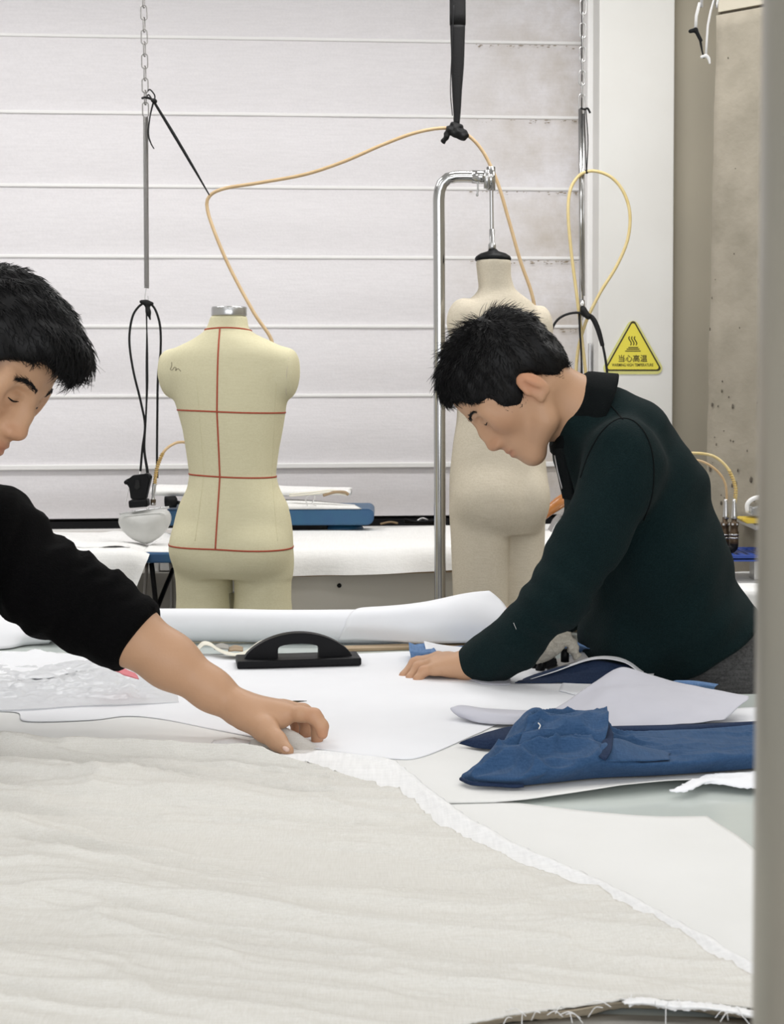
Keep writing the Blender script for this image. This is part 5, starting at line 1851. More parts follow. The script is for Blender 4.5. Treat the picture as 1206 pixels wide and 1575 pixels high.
tube('blade', [T(708, 1008, TZ + .016), T(745, 1004, TZ + .016)], [.002, .006], M_STEEL, sc_t, n=8, flat=.3)
tube('blade', [T(710, 1011, TZ + .018), T(748, 1010, TZ + .018)], [.002, .006], M_STEEL, sc_t, n=8, flat=.3)
for dv in (-4, 4):
    c = T(764, 1007 + dv, TZ + .017)
    tube('finger_ring', [c + (.022 * math.cos(a), .014 * math.sin(a), 0) for a in np.linspace(0, 2 * math.pi, 14, endpoint=False)], .004, M_BLACK, sc_t, n=28, closed=True)
o = sheet('folded_paper', [TT([(705, 1039), (740, 1051), (775, 1053), (786, 1052)], .006), [P(712, 1034, 2.56), P(745, 1040, 2.555), P(785, 1042, 2.555)], [P(722, 1036, 2.585), P(750, 1032, 2.58), P(784, 1029, 2.58)]], M_LILAC, 24, 16, .0006)
tag(o, 'small grey folded paper standing beside the sleeve cuff', 'paper')
o = sheet('curling_paper', [[T(u, v, TZ + h) for u, v, h in r] for r in (
    [(706, 1103, .010), (740, 1112, .008), (800, 1114, .008), (870, 1106, .008)], [(695, 1094, .020), (740, 1103, .016), (800, 1106, .015), (875, 1098, .014)],
    [(694, 1088, .026), (712, 1085, .027), (760, 1095, .022), (820, 1099, .020), (880, 1093, .018)], [(712, 1087, .020), (760, 1090, .014), (820, 1092, .012), (890, 1086, .012)])],
          M_LILAC, 60, 24, .0006)
tag(o, 'narrow curling grey-white paper left of the blue garment', 'paper')
o = sheet('white_paper', [TT([(860, 1062), (900, 1070), (960, 1066)], .006), TT([(870, 1040), (920, 1042), (985, 1044)], .006)], M_PAPER, 20, 10, .0006)
tag(o, 'white paper under the raised grey sheet', 'paper')
# dark navy cloth roll under paper strip
o = sheet('navy_cloth', [TT([(792, 1051), (850, 1050), (915, 1052), (975, 1050)], .006), [P(800, 1046, 2.56), P(850, 1038, 2.56), (P(912, 1030, 2.56)), P(970, 1032, 2.57)],
                         [P(808, 1043, 2.59), P(860, 1028, 2.59), P(915, 1017, 2.59), P(968, 1024, 2.60)], [P(815, 1043, 2.64), P(865, 1030, 2.64), P(915, 1020, 2.64), P(968, 1026, 2.64)]],
          M_BLUEIN, 50, 30, .0012, fn=lambda x, y, u, v: .003 * np.abs(vnoise(x * 30, y * 30, 14)))
tag(o, 'dark navy folded cloth under the slanting paper strip', 'cloth')
o = sheet('paper_strip', [[P(790, 1052, 2.55), P(850, 1034, 2.555), P(912, 1014, 2.575), P(958, 1018, 2.58), P(986, 1036, 2.58)], [P(794, 1050, 2.59), P(853, 1030, 2.60), P(914, 1010, 2.62), P(962, 1013, 2.62), P(992, 1032, 2.62)]],
          M_PAPER, 60, 6, .0008)
tag(o, 'slanting white paper strip over the dark navy cloth', 'paper strip')
# iron with a cloth-wrapped handle on the table
ti = empty('cloth_wrapped_iron', T(845, 1037, TZ + .008))
tag(ti, 'iron with cotton-wrapped handle standing under the green sleeve', 'iron')
yi = 2.645
prism('sole_plate', [(P(u, v, yi)[0], P(u, v, yi)[2]) for u, v in ((798, 1046), (812, 1041), (845, 1030), (905, 1012), (908, 1016), (850, 1036), (812, 1048))], yi, yi + .07, M_SPRING, ti, bev=.002)
prism('body', [(P(u, v, yi)[0], P(u, v, yi)[2]) for u, v in ((815, 1037), (828, 1020), (838, 1014), (856, 1012), (860, 1026), (835, 1036))], yi + .012, yi + .055, M_BLACK, ti, bev=.004)
tube('post', [P(829, 1036, yi), P(836, 1012, yi)], .008, M_BLACK, ti, n=3)
tube('post', [P(869, 1018, yi), P(869, 998, yi)], .0075, M_BLACK, ti, n=3)
wr = [P(818, 1012, yi - .01), P(835, 1008, yi - .012), P(852, 996, yi - .012), P(864, 983, yi - .012), P(874, 986, yi - .01), P(884, 1004, yi - .008), P(889, 1012, yi - .008)]
path = catmull(np.array(wr), 50)
V, Fc = tube_arrays(path, np.interp(np.linspace(0, 1, 50), [0, .3, .6, .8, 1], [.010, .014, .015, .010, .007]), 18)
V = np.array(V)
V += (.0022 * vnoise(V[:, 0] * 140, V[:, 2] * 140, 3))[:, None] * np.array((1, .6, 1))
link('cotton_wrap', pd_mesh('cotton_wrap', V, Fc), M_FLUFF, ti)
tube('handle_top', [P(845, 992, yi), P(862, 977, yi + .004), P(870, 978, yi + .004)], .007, M_BRASSD, ti)
o = sheet('frayed_denim', [TT([(868, 1003), (890, 1006), (915, 1002)], .006), [P(866, 990, 2.72), P(885, 992, 2.72), P(908, 998, 2.70)], [P(864, 976, 2.76), P(876, 980, 2.76), P(890, 990, 2.74)]], M_DENIM, 26, 18, .001, fray=.0012)
tag(o, 'frayed denim edge showing behind the wrapped iron', 'cloth')
o = sheet('white_board', [TT([(855, 1022), (900, 1026), (990, 1024)], .004), TT([(870, 1008), (920, 1003), (950, 1004)], .004)], M_PAPER, 14, 8, .001)
tag(o, 'white paper behind the wrapped iron', 'paper')
o = sheet('denim_hem', [[T(u, v, TZ + h) for u, v, h in r] for r in ([(1030, 1060, .012), (1060, 1066, .012), (1098, 1064, .012)], [(1030, 1050, .03), (1060, 1049, .03), (1100, 1056, .03)], [(1040, 1046, .026), (1070, 1047, .026), (1105, 1052, .026)])], M_DENIM, 24, 12, .001)
tag(o, 'bright blue hem under the grey sheet by the trousers', 'cloth')

# cardboard box behind
cb = empty('cardboard_box', (P(893, 1000, 3.12)[0], 3.12, TZ))
tag(cb, 'open brown cardboard box seen between sleeve and belly', 'box')
x0, x1, xm = P(862, 990, 3.08)[0], P(935, 990, 3.08)[0], P(900, 990, 3.08)[0]
zt_ = P(893, 944, 3.08)[2]
box('front_panel', (x0, 3.08, TZ), (xm, 3.086, zt_), M_CARDB, cb, .001)
link('side_panel', bm_mesh('side_panel', box_bm((xm, 3.078, TZ), (x1, 3.084, zt_ - .006), .001)), M_WOOD, cb, False)
box('slot', (P(903, 980, 3.07)[0], 3.074, TZ + .004), (P(911, 980, 3.07)[0], 3.077, P(905, 966, 3.07)[2]), M_BRASSD, cb, .0005)
box('back_panel', (x0, 3.23, TZ), (x1, 3.236, zt_), M_CARDB, cb, .001)
box('end_panel', (x0, 3.086, TZ), (x0 + .005, 3.23, zt_), M_CARDB, cb, .001)
box('end_panel', (x1 - .005, 3.086, TZ), (x1, 3.23, zt_), M_CARDB, cb, .001)
o = sheet('plastic_bag', [[P(895, 950, 3.10), P(905, 946, 3.10), P(925, 946, 3.10)], [P(898, 940, 3.12), P(907, 934, 3.12), P(925, 936, 3.12)], [P(900, 925, 3.16), P(910, 912, 3.16), P(925, 915, 3.16)], [P(902, 935, 3.2), P(910, 930, 3.2), P(925, 930, 3.2)]],
          M_PAPER, 24, 24, .0006, fn=lambda x, y, u, v: .006 * vnoise(x * 60, y * 60, 4))
tag(o, 'crumpled white bag sticking out of the cardboard box', 'bag')

# ---- raised grey-lilac sheet
o = sheet('grey_sheet', [[T(u, v, TZ + h) for u, v, h in r] for r in (
    [(852, 1090, .010), (895, 1103, .016), (940, 1117, .016), (1000, 1114, .018), (1060, 1112, .018), (1115, 1106, .018)],
    [(880, 1072, .026), (920, 1082, .032), (965, 1092, .032), (1020, 1092, .032), (1070, 1090, .030), (1135, 1088, .028)],
    [(915, 1050, .044), (940, 1058, .048), (985, 1065, .046), (1035, 1068, .042), (1085, 1070, .038), (1150, 1076, .034)],
    [(944, 1030, .060), (958, 1026, .064), (978, 1031, .060), (1030, 1046, .050), (1090, 1058, .042), (1152, 1070, .036)])], M_LILAC, 70, 50, .0006,
          fn=lambda x, y, u, v: .0018 * fbm(x * 14, y * 14, 5))
tag(o, 'raised grey sheet of paper between blue garment and sweater', 'paper')
o = sheet('paper_corner', [TT([(1085, 1112), (1130, 1112), (1230, 1108)], .004), TT([(1110, 1092), (1150, 1088), (1230, 1086)], .006)], M_PAPER, 14, 8, .0006)
tag(o, 'bright white paper corner behind the blue garment at right', 'paper')

# ---- blue garment
bg = empty('blue_garment', T(930, 1190, TZ))
tag(bg, 'crumpled blue cotton garment piece with folded sleeve on the card sheet', 'garment')


def yrow(pts, Y0, Y1_):
    n = len(pts)
    return [P(u, v, Y0 + (Y1_ - Y0) * i / (n - 1)) for i, (u, v) in enumerate(pts)]


def blue_h(x, y, u, v):
    w = np.clip(v * 5, 0, 1) * np.clip((1 - v) * 6, 0, 1)
    big = np.clip((.52 - u) / .12, 0, 1)
    f1 = np.maximum(ridge(x * 11 + y * 8, y * 20 - x * 9, 5), 0) ** 1.6
    f2 = np.maximum(ridge(x * 24 - y * 13, y * 30 + x * 8, 8), 0) ** 1.5
    f3 = ridge(x * 5 + y * 2, y * 26 - x * 2, 17)
    return w * ((.002 + .013 * big) * (f1 - .3) + (.0018 + .0052 * big) * (f2 - .3) + .0035 * (1 - big) * f3 + .0012 * ridge(x * 50 - y * 20, y * 44, 11))


def hrow(pts):
    return [T(u, v, TZ + h) for u, v, h in pts]


rows = [hrow([(709, 1199, .008), (735, 1206, .006), (790, 1209, .006), (850, 1204, .006), (920, 1197, .006), (1010, 1193, .006), (1100, 1187, .006), (1165, 1182, .006), (1240, 1176, .006)]),
        hrow([(711, 1190, .014), (738, 1193, .020), (792, 1192, .024), (850, 1187, .026), (920, 1180, .026), (1010, 1175, .026), (1100, 1168, .026), (1165, 1161, .026), (1240, 1153, .026)]),
        hrow([(722, 1183, .020), (755, 1175, .028), (800, 1167, .036), (850, 1165, .036), (905, 1163, .036), (960, 1168, .030), (1010, 1165, .028), (1100, 1157, .028), (1165, 1150, .028), (1240, 1143, .028)]),
        hrow([(742, 1168, .026), (770, 1153, .036), (806, 1141, .046), (850, 1134, .050), (900, 1131, .050), (935, 1147, .036), (975, 1157, .022), (1040, 1153, .020), (1100, 1148, .020), (1165, 1141, .020), (1240, 1134, .020)]),
        hrow([(764, 1150, .032), (785, 1128, .046), (812, 1112, .058), (850, 1109, .058), (895, 1106, .058), (928, 1113, .052), (945, 1137, .032), (1000, 1143, .020), (1060, 1140, .020), (1165, 1130, .020), (1240, 1124, .020)]),
        hrow([(778, 1134, .034), (798, 1104, .056), (818, 1085, .070), (838, 1090, .066), (862, 1098, .060), (892, 1094, .062), (930, 1093, .060), (938, 1118, .036), (960, 1128, .024), (1060, 1128, .022), (1165, 1119, .022), (1240, 1114, .022)]),
        hrow([(790, 1130, .030), (806, 1110, .046), (822, 1096, .054), (842, 1099, .054), (865, 1105, .048), (895, 1101, .050), (926, 1103, .048), (938, 1120, .026), (960, 1122, .022), (1060, 1121, .022), (1165, 1113, .022), (1240, 1108, .022)])]
sheet('garment_cloth', rows, M_BLUE, 230, 120, .0012, bg, fn=blue_h)
sheet('inner_flap', [hrow([(705, 1144, .007), (740, 1151, .007), (790, 1153, .007), (840, 1150, .007)]), hrow([(716, 1138, .014), (750, 1134, .020), (795, 1134, .022), (840, 1130, .022)]),
                     hrow([(745, 1127, .018), (775, 1119, .022), (810, 1113, .022), (850, 1110, .022)])], M_BLUEIN, 40, 20, .0012, bg)
sheet('back_facing', [hrow([(928, 1122, .024), (960, 1124, .022), (1060, 1122, .022), (1165, 1114, .022), (1240, 1108, .022)]), hrow([(924, 1118, .02), (960, 1117, .024), (1060, 1115, .024), (1165, 1110, .024), (1240, 1105, .024)]),
                      hrow([(924, 1116, .006), (960, 1116, .006), (1060, 1113, .006), (1165, 1109, .006), (1240, 1104, .006)])], M_BLUEIN, 40, 10, .001, bg)
sheet('pocket_roll', [hrow([(922, 1170, .034), (938, 1171, .034), (970, 1171, .032), (1030, 1169, .029)]), hrow([(924, 1146, .048), (944, 1139, .048), (985, 1150, .036), (1030, 1160, .028)]),
                      hrow([(930, 1142, .040), (948, 1137, .040), (990, 1147, .030), (1040, 1156, .022)])], M_BLUE, 40, 20, .001, bg,
      fn=lambda x, y, u, v: .002 * vnoise(x * 40, y * 40, 6))
sheet('cuff_opening', [hrow([(918, 1160, .040), (924, 1165, .040), (932, 1169, .038)]), hrow([(929, 1134, .050), (934, 1144, .048), (941, 1152, .046)]), hrow([(935, 1108, .056), (939, 1118, .054), (944, 1130, .050)])], M_BLUEIN, 20, 16, .001, bg)  # dark patch painting the shaded void under the sleeve flap
sheet('sleeve_flap', [hrow([(796, 1152, .040), (850, 1142, .044), (895, 1138, .045), (926, 1148, .042)]), hrow([(804, 1130, .052), (850, 1120, .060), (898, 1114, .063), (934, 1126, .056)]),
                      hrow([(812, 1106, .066), (852, 1104, .070), (894, 1096, .073), (936, 1098, .070)]), hrow([(822, 1092, .066), (856, 1099, .066), (894, 1093, .068), (930, 1092, .066)])], M_BLUE, 70, 50, .0012, bg,
      fn=lambda x, y, u, v: (.010 * (np.maximum(ridge(x * 12 + y * 14, y * 22 - x * 14, 41), 0) ** 1.4 - .3) + .004 * ridge(x * 30, y * 34, 9)) * np.clip(v * 4, 0.0, 1) * np.clip((1 - v) * 6, 0.1, 1))
tube('stitch_bit', [T(828, 1112, TZ+.066), T(831, 1116, TZ+.064), T(829, 1121, TZ+.062)], .0008, M_THREAD, bg)
tube('raw_hem', TT([(709, 1198), (722, 1204), (735, 1206), (760, 1207), (790, 1209), (805, 1208)], .010), .0026, M_BLUEIN, bg)

# ---- foreground post at the right edge
px_ = P(1167, 700, .45)[0]
o = tube('steel_post', [(px_ + .0305, .45, 0), (px_ + .0300, .45, 1.0), (px_ + .0315, .45, 2.0), (px_ + .032, .45, CEIL_Z)], .030, M_POST, None, n=30, sides=40)
tag(o, 'blurred grey steel post close to the viewer at the right edge', 'post')

# ================================================================== PEOPLE
def head_frame(fwd, up):
    f = np.array(fwd, float)
    f /= np.linalg.norm(f)
    u = np.array(up, float)
    u -= f * (u @ f)
    u /= np.linalg.norm(u)
    l = np.cross(u, f)
    return np.stack([f, l, u], 1)          # columns: forward, left, up


def add_head(F, o, A, sc=1.0, neck_to=None, neck_r=(.056, .06), eu=0.0):
    """head around the ear-canal midpoint o; A columns forward, left, up"""
    def g(x, y, z):
        return o + A @ (np.array((x, y, z)) * sc)

    def E(c, r, k=.01, op=1, tilt=None):
        B = A if tilt is None else A @ tilt
        F.ell(g(*c), np.array(r) * sc, B, k * sc, op)

    def C(a, b, ra, rb=None, k=.012, op=1):
        F.cap(g(*a), g(*b), ra * sc, (ra if rb is None else rb) * sc, k * sc, op)
    if neck_to is not None:
        F.cap(g(-.030, 0, -.035), neck_to, neck_r[0], neck_r[1], .03)
        F.cap(g(.010, 0, -.060), neck_to * .5 + g(.01, 0, -.06) * .5, .036 * sc, .044, .03)
    E((-.006, 0, .042), (.099, .075, .083), .02)
    E((.018, 0, .048), (.078, .068, .066), .02)
    E((.036, 0, -.022), (.058, .060, .080), .03)
    for s in (-1, 1):
        C((-.004, s * .052, -.040), (.022, s * .050, -.078), .017, .015, .03)
        C((.022, s * .050, -.078), (.074, s * .016, -.100), .014, .014, .025)
        E((.060, s * .043, -.016), (.026, .021, .021), .022)
        C((.089, s * .012, .022), (.074, s * .046, .024), .010, .009, .014)      # brow ridge
        E((.072, s * .052, .006), (.014, .014, .02), .018)
    E((.077, 0, -.101), (.019, .024, .017), .022)
    E((.080, 0, -.066), (.021, .029, .026), .022)
    for s in (-1, 1):                                                            # sockets, lids
        E((.100, s * .031, .004), (.019, .019, .0125), .014, -1)
        E((.0765, s * .031, .001), (.0145, .0155, .0130), .004)
        C((.0895, s * .020, .0075), (.0845, s * .043, .0055), .0036, .003, .004)  # upper lid fold
        C((.0893, s * .022, -.0055), (.085, s * .041, -.0050), .0028, .0024, .004)
    C((.082, 0, .006), (.092, 0, -.036), .015, .019, .012)
    C((.090, 0, .014), (.104, 0, -.010), .0075, .0078, .012)
    C((.102, 0, -.010), (.1085, 0, -.033), .0078, .0100, .010)
    E((.1090, 0, -.0355), (.0100, .0115, .0095), .007)
    for s in (-1, 1):
        E((.102, s * .0135, -.0395), (.0105, .0075, .0080), .006)
    C((.099, 0, -.050), (.0985, 0, -.058), .0035, .0035, .006)
    E((.0975, 0, -.0625), (.0085, .0215, .0050), .005)
    E((.0965, 0, -.0735), (.0088, .0190, .0062), .005)
    C((.1065, -.012, -.0682), (.1065, .012, -.0682), .0019, .0019, .003, -1)
    for s in (-1, 1):
        C((.104, s * .012, -.068), (.097, s * .022, -.068), .0018, .0018, .003, -1)
        # ear
        a = math.radians(14)
        tl = np.array(((math.cos(a), 0, math.sin(a)), (0, 1, 0), (-math.sin(a), 0, math.cos(a))))
        E((-.010, s * .077, -.002 + eu), (.019, .0085, .032), .006, 1, tl)
        E((-.004, s * .086, -.003 + eu), (.010, .0060, .018), .006, -1, tl)
        E((-.012, s * .084, .000 + eu), (.0045, .004, .016), .004, 1, tl)
        E((.006, s * .078, -.003 + eu), (.005, .005, .007), .004, 1)
        E((-.002, s * .076, -.026 + eu), (.008, .006, .009), .005, 1)
    return g


def head_tint(V, o, A, sc):
    l = ((V - o) @ A) / sc
    t = np.ones((len(V), 3))

    def blend(mask, col):
        nonlocal t
        m = np.clip(mask, 0, 1)[:, None]
        t = t * (1 - m) + t * np.array(col) * m

    def blob(c, r, p=1.0):
        d = np.linalg.norm((np.column_stack([l[:, 0], np.abs(l[:, 1]), l[:, 2]]) - np.array(c)) / np.array(r), axis=1)
        return p * np.clip(1.4 - d, 0, 1)
    blend(blob((.100, 0, -.0675), (.014, .022, .011), .9), (.86, .58, .56))     # lips
    blend(blob((.112, .008, -.042), (.02, .02, .018), .6), (.98, .84, .80))    # nose
    blend(blob((-.010, .08, -.002), (.03, .03, .038), .8), (1.0, .78, .72))    # ears
    blend(blob((.075, .045, -.02), (.04, .03, .03), .5), (1.0, .88, .84))      # cheeks
    return t


def strands(name, roots, dirs, nrm, lengths, m, parent, rad=.0011, seg=5, droop=0.0, curl=0.35, seed=0, grav=(0, 0, -1)):
    r = np.random.default_rng(seed)
    n = len(roots)
    grav = np.array(grav, float)
    side = np.cross(dirs, nrm)
    side /= np.maximum(np.linalg.norm(side, axis=1), 1e-6)[:, None]
    V = np.zeros((n, seg + 1, 3, 3))
    ph = r.random(n) * 6.28
    cb = r.normal(0, curl, n)
    for k in range(seg + 1):
        t = k / seg
        c = roots + dirs * (lengths * t)[:, None] + nrm * (lengths * (.35 * t - .35 * t * t))[:, None] + side * (lengths * cb * t * t)[:, None] + grav * (lengths * droop * t * t)[:, None]
        w = rad * (1 - t) ** .7 + .00012
        for j in range(3):
            a = 2 * math.pi * j / 3
            V[:, k, j] = c + (side * math.cos(a) + nrm * math.sin(a)) * w
    base = np.arange(n)[:, None, None, None] * ((seg + 1) * 3)
    k = np.arange(seg)[None, :, None, None] * 3
    j = np.arange(3)[None, None, :, None]
    j2 = (j + 1) % 3
    q = np.concatenate([base + k + j, base + k + j2, base + k + 3 + j2, base + k + 3 + j], -1).reshape(-1, 4)
    return V.reshape(-1, 3), q


def hair(parent, o, A, sc, cap_fn, style, seed, n=2600):
    """hair cap surface plus strands; style(local root) -> (dir local, length) or None"""
    V, Q = cap_fn
    r = np.random.default_rng(seed)
    Vs, Qs, off = [V], [Q], len(V)
    # face normals / random roots on the cap
    fc = r.integers(0, len(Q), n)
    w = r.dirichlet((1, 1, 1, 1), n)
    roots = (V[Q[fc]] * w[..., None]).sum(1)
    a = V[Q[fc, 2]] - V[Q[fc, 0]]
    b = V[Q[fc, 3]] - V[Q[fc, 1]]
    nr = np.cross(a, b)
    nr /= np.maximum(np.linalg.norm(nr, axis=1), 1e-9)[:, None]
    c = o + A @ (np.array((-.005, 0, .02)) * sc)
    flip = ((roots - c) * nr).sum(1) < 0
    nr[flip] *= -1
    l = ((roots - o) @ A) / sc
    dl, ln, keep = style(l, (nr @ A), r)
    roots, nr, dl, ln = roots[keep], nr[keep], dl[keep], ln[keep]
    d = dl @ A.T
    d /= np.linalg.norm(d, axis=1)[:, None]
    v, q = strands('hair', roots - nr * .002, d, nr, ln, None, None, seed=seed, rad=.00075)
    Vs.append(v)
    Qs.append(q + off)
    me = np_mesh('hair', np.vstack(Vs), np.vstack(Qs))
    return link('hair', me, M_HAIR, parent)


def fingers(F, chains, k=.006):
    for ch in chains:
        F.chain(ch, k)


def on_face(bvh, g, l, u, off=.0004):
    """surface point of the face at side offset l and height u"""
    o_, t_ = g(.17, l * 1.5, u), g(.02, l * .55, u)
    d = (t_ - o_) / np.linalg.norm(t_ - o_)
    h = bvh.ray_cast(Vector(o_), Vector(d))
    return np.array(h[0]) - d * off, np.array(h[1])


def face_hair(parent, body, g, A, seed, dens=150):
    bvh = BVHTree.FromObject(body, bpy.context.evaluated_depsgraph_get())
    r = np.random.default_rng(seed)
    for s in (1, -1):
        n = dens
        t = r.random(n)
        pn = [on_face(bvh, g, s * (.012 + .038 * a), .0240 + .007 * math.sin(a * 2.5) + r.normal(0, .0020 * (1.15 - .6 * a))) for a in t]
        roots, nn = np.array([p[0] for p in pn]), np.array([p[1] for p in pn])
        d = np.array([A @ np.array((-.2, s * .9, .35 - .75 * a)) for a in t])
        d -= nn * (d * nn).sum(1)[:, None]
        d /= np.linalg.norm(d, axis=1)[:, None]
        V, q = strands('eyebrow', roots, d, nn, .006 + .004 * r.random(n), None, None, rad=.00042, seg=3, seed=seed)
        link('eyebrow', np_mesh('eyebrow', V, q), M_HAIR, parent)
        tube('eyelashes', [on_face(bvh, g, s * a, u)[0] for a, u in ((.019, .0005), (.025, -.0012), (.031, -.0018), (.037, -.0012), (.043, .0)) ], [.0004, .0011, .0012, .0012, .0006], M_HAIR, parent, n=12, sides=5)


# ------------------------------------------------------------------ RIGHT MAN (dark green sweater)
HO2 = P(794, 592, 2.66)
fa_ = math.radians(231)
A_R = head_frame((math.cos(fa_), -.05, math.sin(fa_)), (math.cos(fa_ - math.pi / 2), .03, math.sin(fa_ - math.pi / 2)))
SK = 1.0
F_ = Field()
neck_base = P(893, 634, 2.70)
gR = add_head(F_, HO2, A_R, SK, neck_base, (.053, .057), -.018)
# spine and limbs (under the clothes)
spR = [(P(900, 640, 2.70), .054), (P(950, 697, 2.71), .082), (P(982, 770, 2.72), .100), (P(1003, 865, 2.74), .105), (P(1032, 960, 2.77), .104), (P(1100, 1050, 2.80), .088)]
F_.chain(spR, .04, q=1.35)
hipR = P(1118, 1085, 2.80)
legsR = []
for dy, dx in ((-.085, 0.0), (.085, .03)):
    h_ = hipR + (0, dy, -.02)
    kn = np.array((hipR[0] + .06 + dx, hipR[1] + dy * 1.1, .46))
    an_ = np.array((hipR[0] + .02 + dx * 2, hipR[1] + dy * 1.15, .09))
    legsR.append((h_, kn, an_))
    F_.chain([(h_, .082), (kn, .052), (an_, .036)], .03)
shL, shR = P(962, 706, 2.565), P(935, 690, 2.86)
armL = [(shL, .056), (P(916, 820, 2.52), .044), (P(846, 926, 2.50), .036), (P(775, 1003, 2.535), .0255), (P(727, 1020, 2.565), .0235), (P(716, 1022, 2.57), .0215)]
armR = [(shR, .056), (P(905, 830, 2.99), .044), (P(870, 930, 3.03), .040), (P(820, 950, 2.98), .028), (P(800, 948, 2.95), .024)]
F_.chain(armL, .02)
F_.chain(armR, .02)


def PT(u, v, h):
    return T(u, v, TZ + h)


wrist = P(716, 1022, 2.57)
# left hand resting on the paper: palm as a flat web of capsules
mcps = [P(674, 1012, 2.625), P(671, 1015, 2.603), P(669, 1020, 2.582), P(670, 1029, 2.562)]
for i, m_ in enumerate(mcps):
    F_.cap(wrist + (0, (.5 - i / 3) * .018, -.002), m_, .0165, .0118, .014)
F_.cap(P(690, 1020, 2.60), P(690, 1026, 2.575), .015, .014, .014)
hand_tip = []
fing = [
    [(mcps[0], .0105), (P(642, 1018, 2.640), .0095), (P(628, 1034, 2.632), .0085), (P(622, 1043, 2.624), .0072)],
    [(mcps[1], .0108), (P(638, 1020, 2.618), .0098), (P(622, 1040, 2.602), .0086), (P(617.5, 1048, 2.594), .0074)],
    [(mcps[2], .0106), (P(643, 1026, 2.594), .0096), (P(632, 1043, 2.580), .0084), (P(629, 1050, 2.574), .0074)],
    [(mcps[3], .0098), (P(652, 1032, 2.567), .0088), (P(643, 1045, 2.560), .0078), (P(640, 1052, 2.556), .0068)]]
fingers(F_, fing)
F_.chain([(P(700, 1026, 2.60), .014), (P(680, 1036, 2.615), .0115), (P(660, 1042, 2.62), .0095), (P(650, 1045, 2.618), .0082)], .008)
# right hand at the roll end
w2 = P(800, 948, 2.95)
for i in range(4):
    F_.chain([(w2, .016), (P(793, 943 + i * 4, 2.94), .010), (P(783, 938 + i * 5, 2.93), .0088), (P(776, 941 + i * 5, 2.925), .0075)], .006)
F_.chain([(w2, .014), (P(792, 936, 2.92), .010), (P(781, 939, 2.905), .0085)], .006)
hx = (gR(0, 0, 0)[0] - .14, gR(0, 0, 0)[0] + .13)
person2 = empty('person', (hipR[0], hipR[1], 0))
tag(person2, 'man in dark green zip-neck sweater leaning over the table', 'person')
fineX = ((P(605, 1000, 2.6)[0], P(730, 1000, 2.6)[0], .0026), (hx[0], hx[1], .0030))
fineY = ((2.53, 2.68, .0028), (2.56, 2.76, .0032))
fineZ = ((TZ - .01, TZ + .07, .0026), (HO2[2] - .16, HO2[2] + .15, .0030))
bodyR, VR = isomesh('body', F_, .011, M_SKIN, person2, fine=(fineX, fineY, fineZ), it=1)
tR = head_tint(VR, HO2, A_R, SK)
# reddish knuckles and fingertips
for ch in fing:
    for (p, r_), am in ((ch[1], .5), (ch[3], .7)):
        d = np.linalg.norm(VR - p, axis=1)
        m_ = (am * np.clip(1 - d / .016, 0, 1))[:, None]
        tR = tR * (1 - m_) + tR * np.array((1.0, .80, .74)) * m_
set_tint(bodyR, tR)
for i, ch in enumerate(fing):
    a, b = ch[2][0], ch[3][0]
    c = b + (b - a) / np.linalg.norm(b - a) * .001 + np.array((0, -.001, .0062))
    me = bm_mesh('fingernail', (lambda bm: (bmesh.ops.create_uvsphere(bm, u_segments=10, v_segments=6, radius=1, matrix=frame_z(c, b - a) @ Matrix.Diagonal((.0046, .0022, .006, 1))), bm)[1])(bmesh.new()))
    fn_ = link('fingernail', me, mat('nail', (.66, .45, .36), .3), person2)

# sweater
F_ = Field()
spS = [(P(900, 640, 2.70), .066), (P(945, 692, 2.71), .098), (P(980, 765, 2.72), .116), (P(1003, 860, 2.74), .125), (P(1022, 945, 2.76), .129), (P(1068, 1010, 2.78), .130), (P(1092, 1030, 2.79), .128)]
F_.chain(spS, .045, q=1.28)
F_.chain([(shL, .071), (P(916, 820, 2.52), .056), (P(846, 926, 2.495), .050), (P(790, 990, 2.525), .041), (P(762, 1011, 2.545), .034), (P(738, 1019, 2.56), .0275), (P(722, 1021, 2.568), .0255)], .03)
F_.chain([(shR, .070), (P(905, 830, 2.99), .056), (P(870, 930, 3.03), .05), (P(815, 950, 2.975), .034)], .03)
F_.ell(P(1118, 960, 2.74), (.050, .10, .040), None, .03)
F_.ell(P(960, 985, 2.76), (.075, .14, .06), None, .05)
cut = P(722, 1021, 2.568)
hemc = P(1093, 1016, 2.645)
hemn = np.array((.54, 0, -.84))
hemn /= np.linalg.norm(hemn)
F_.add(lambda p: (p - hemc) @ hemn, (-9, -9, -9), (9, 9, 9), .008, 2)


def sweater_disp(p):
    arm = np.clip(1 - np.abs(np.linalg.norm(p - P(846, 926, 2.50), axis=1)) / .16, 0, 1)
    d = waves(p, ((31, 9, 22, .0028, .3), (-18, 15, 41, .0024, 1.2), (55, -20, 30, .0018, 2.0), (70, 30, -50, .0012, .7), (-95, 40, 60, .0007, .2)))
    d += arm * .0035 * np.sin(p @ np.array((95, 30, 115.)) + 1.1 * np.sin(p @ np.array((20, 60, -25.))))
    cuff = np.clip(1 - np.linalg.norm(p - P(765, 1008, 2.545), axis=1) / .07, 0, 1)
    d += cuff * .004 * np.sin(p @ np.array((150., 40, -60)))
    belly = np.clip(1 - np.linalg.norm((p - P(1110, 985, 2.72)) * (1, .5, 1), axis=1) / .12, 0, 1)
    d += belly * .006 * np.sin((p @ hemn) * 95)
    return d


swR, _ = isomesh('sweater', F_, .0068, M_SWGREEN, person2, disp=sweater_disp, it=1, fine=(((P(715, 1020, 2.56)[0], P(860, 1020, 2.5)[0], .0045),), ((2.49, 2.60, .005),), ((TZ, TZ + .2, .0045),)))
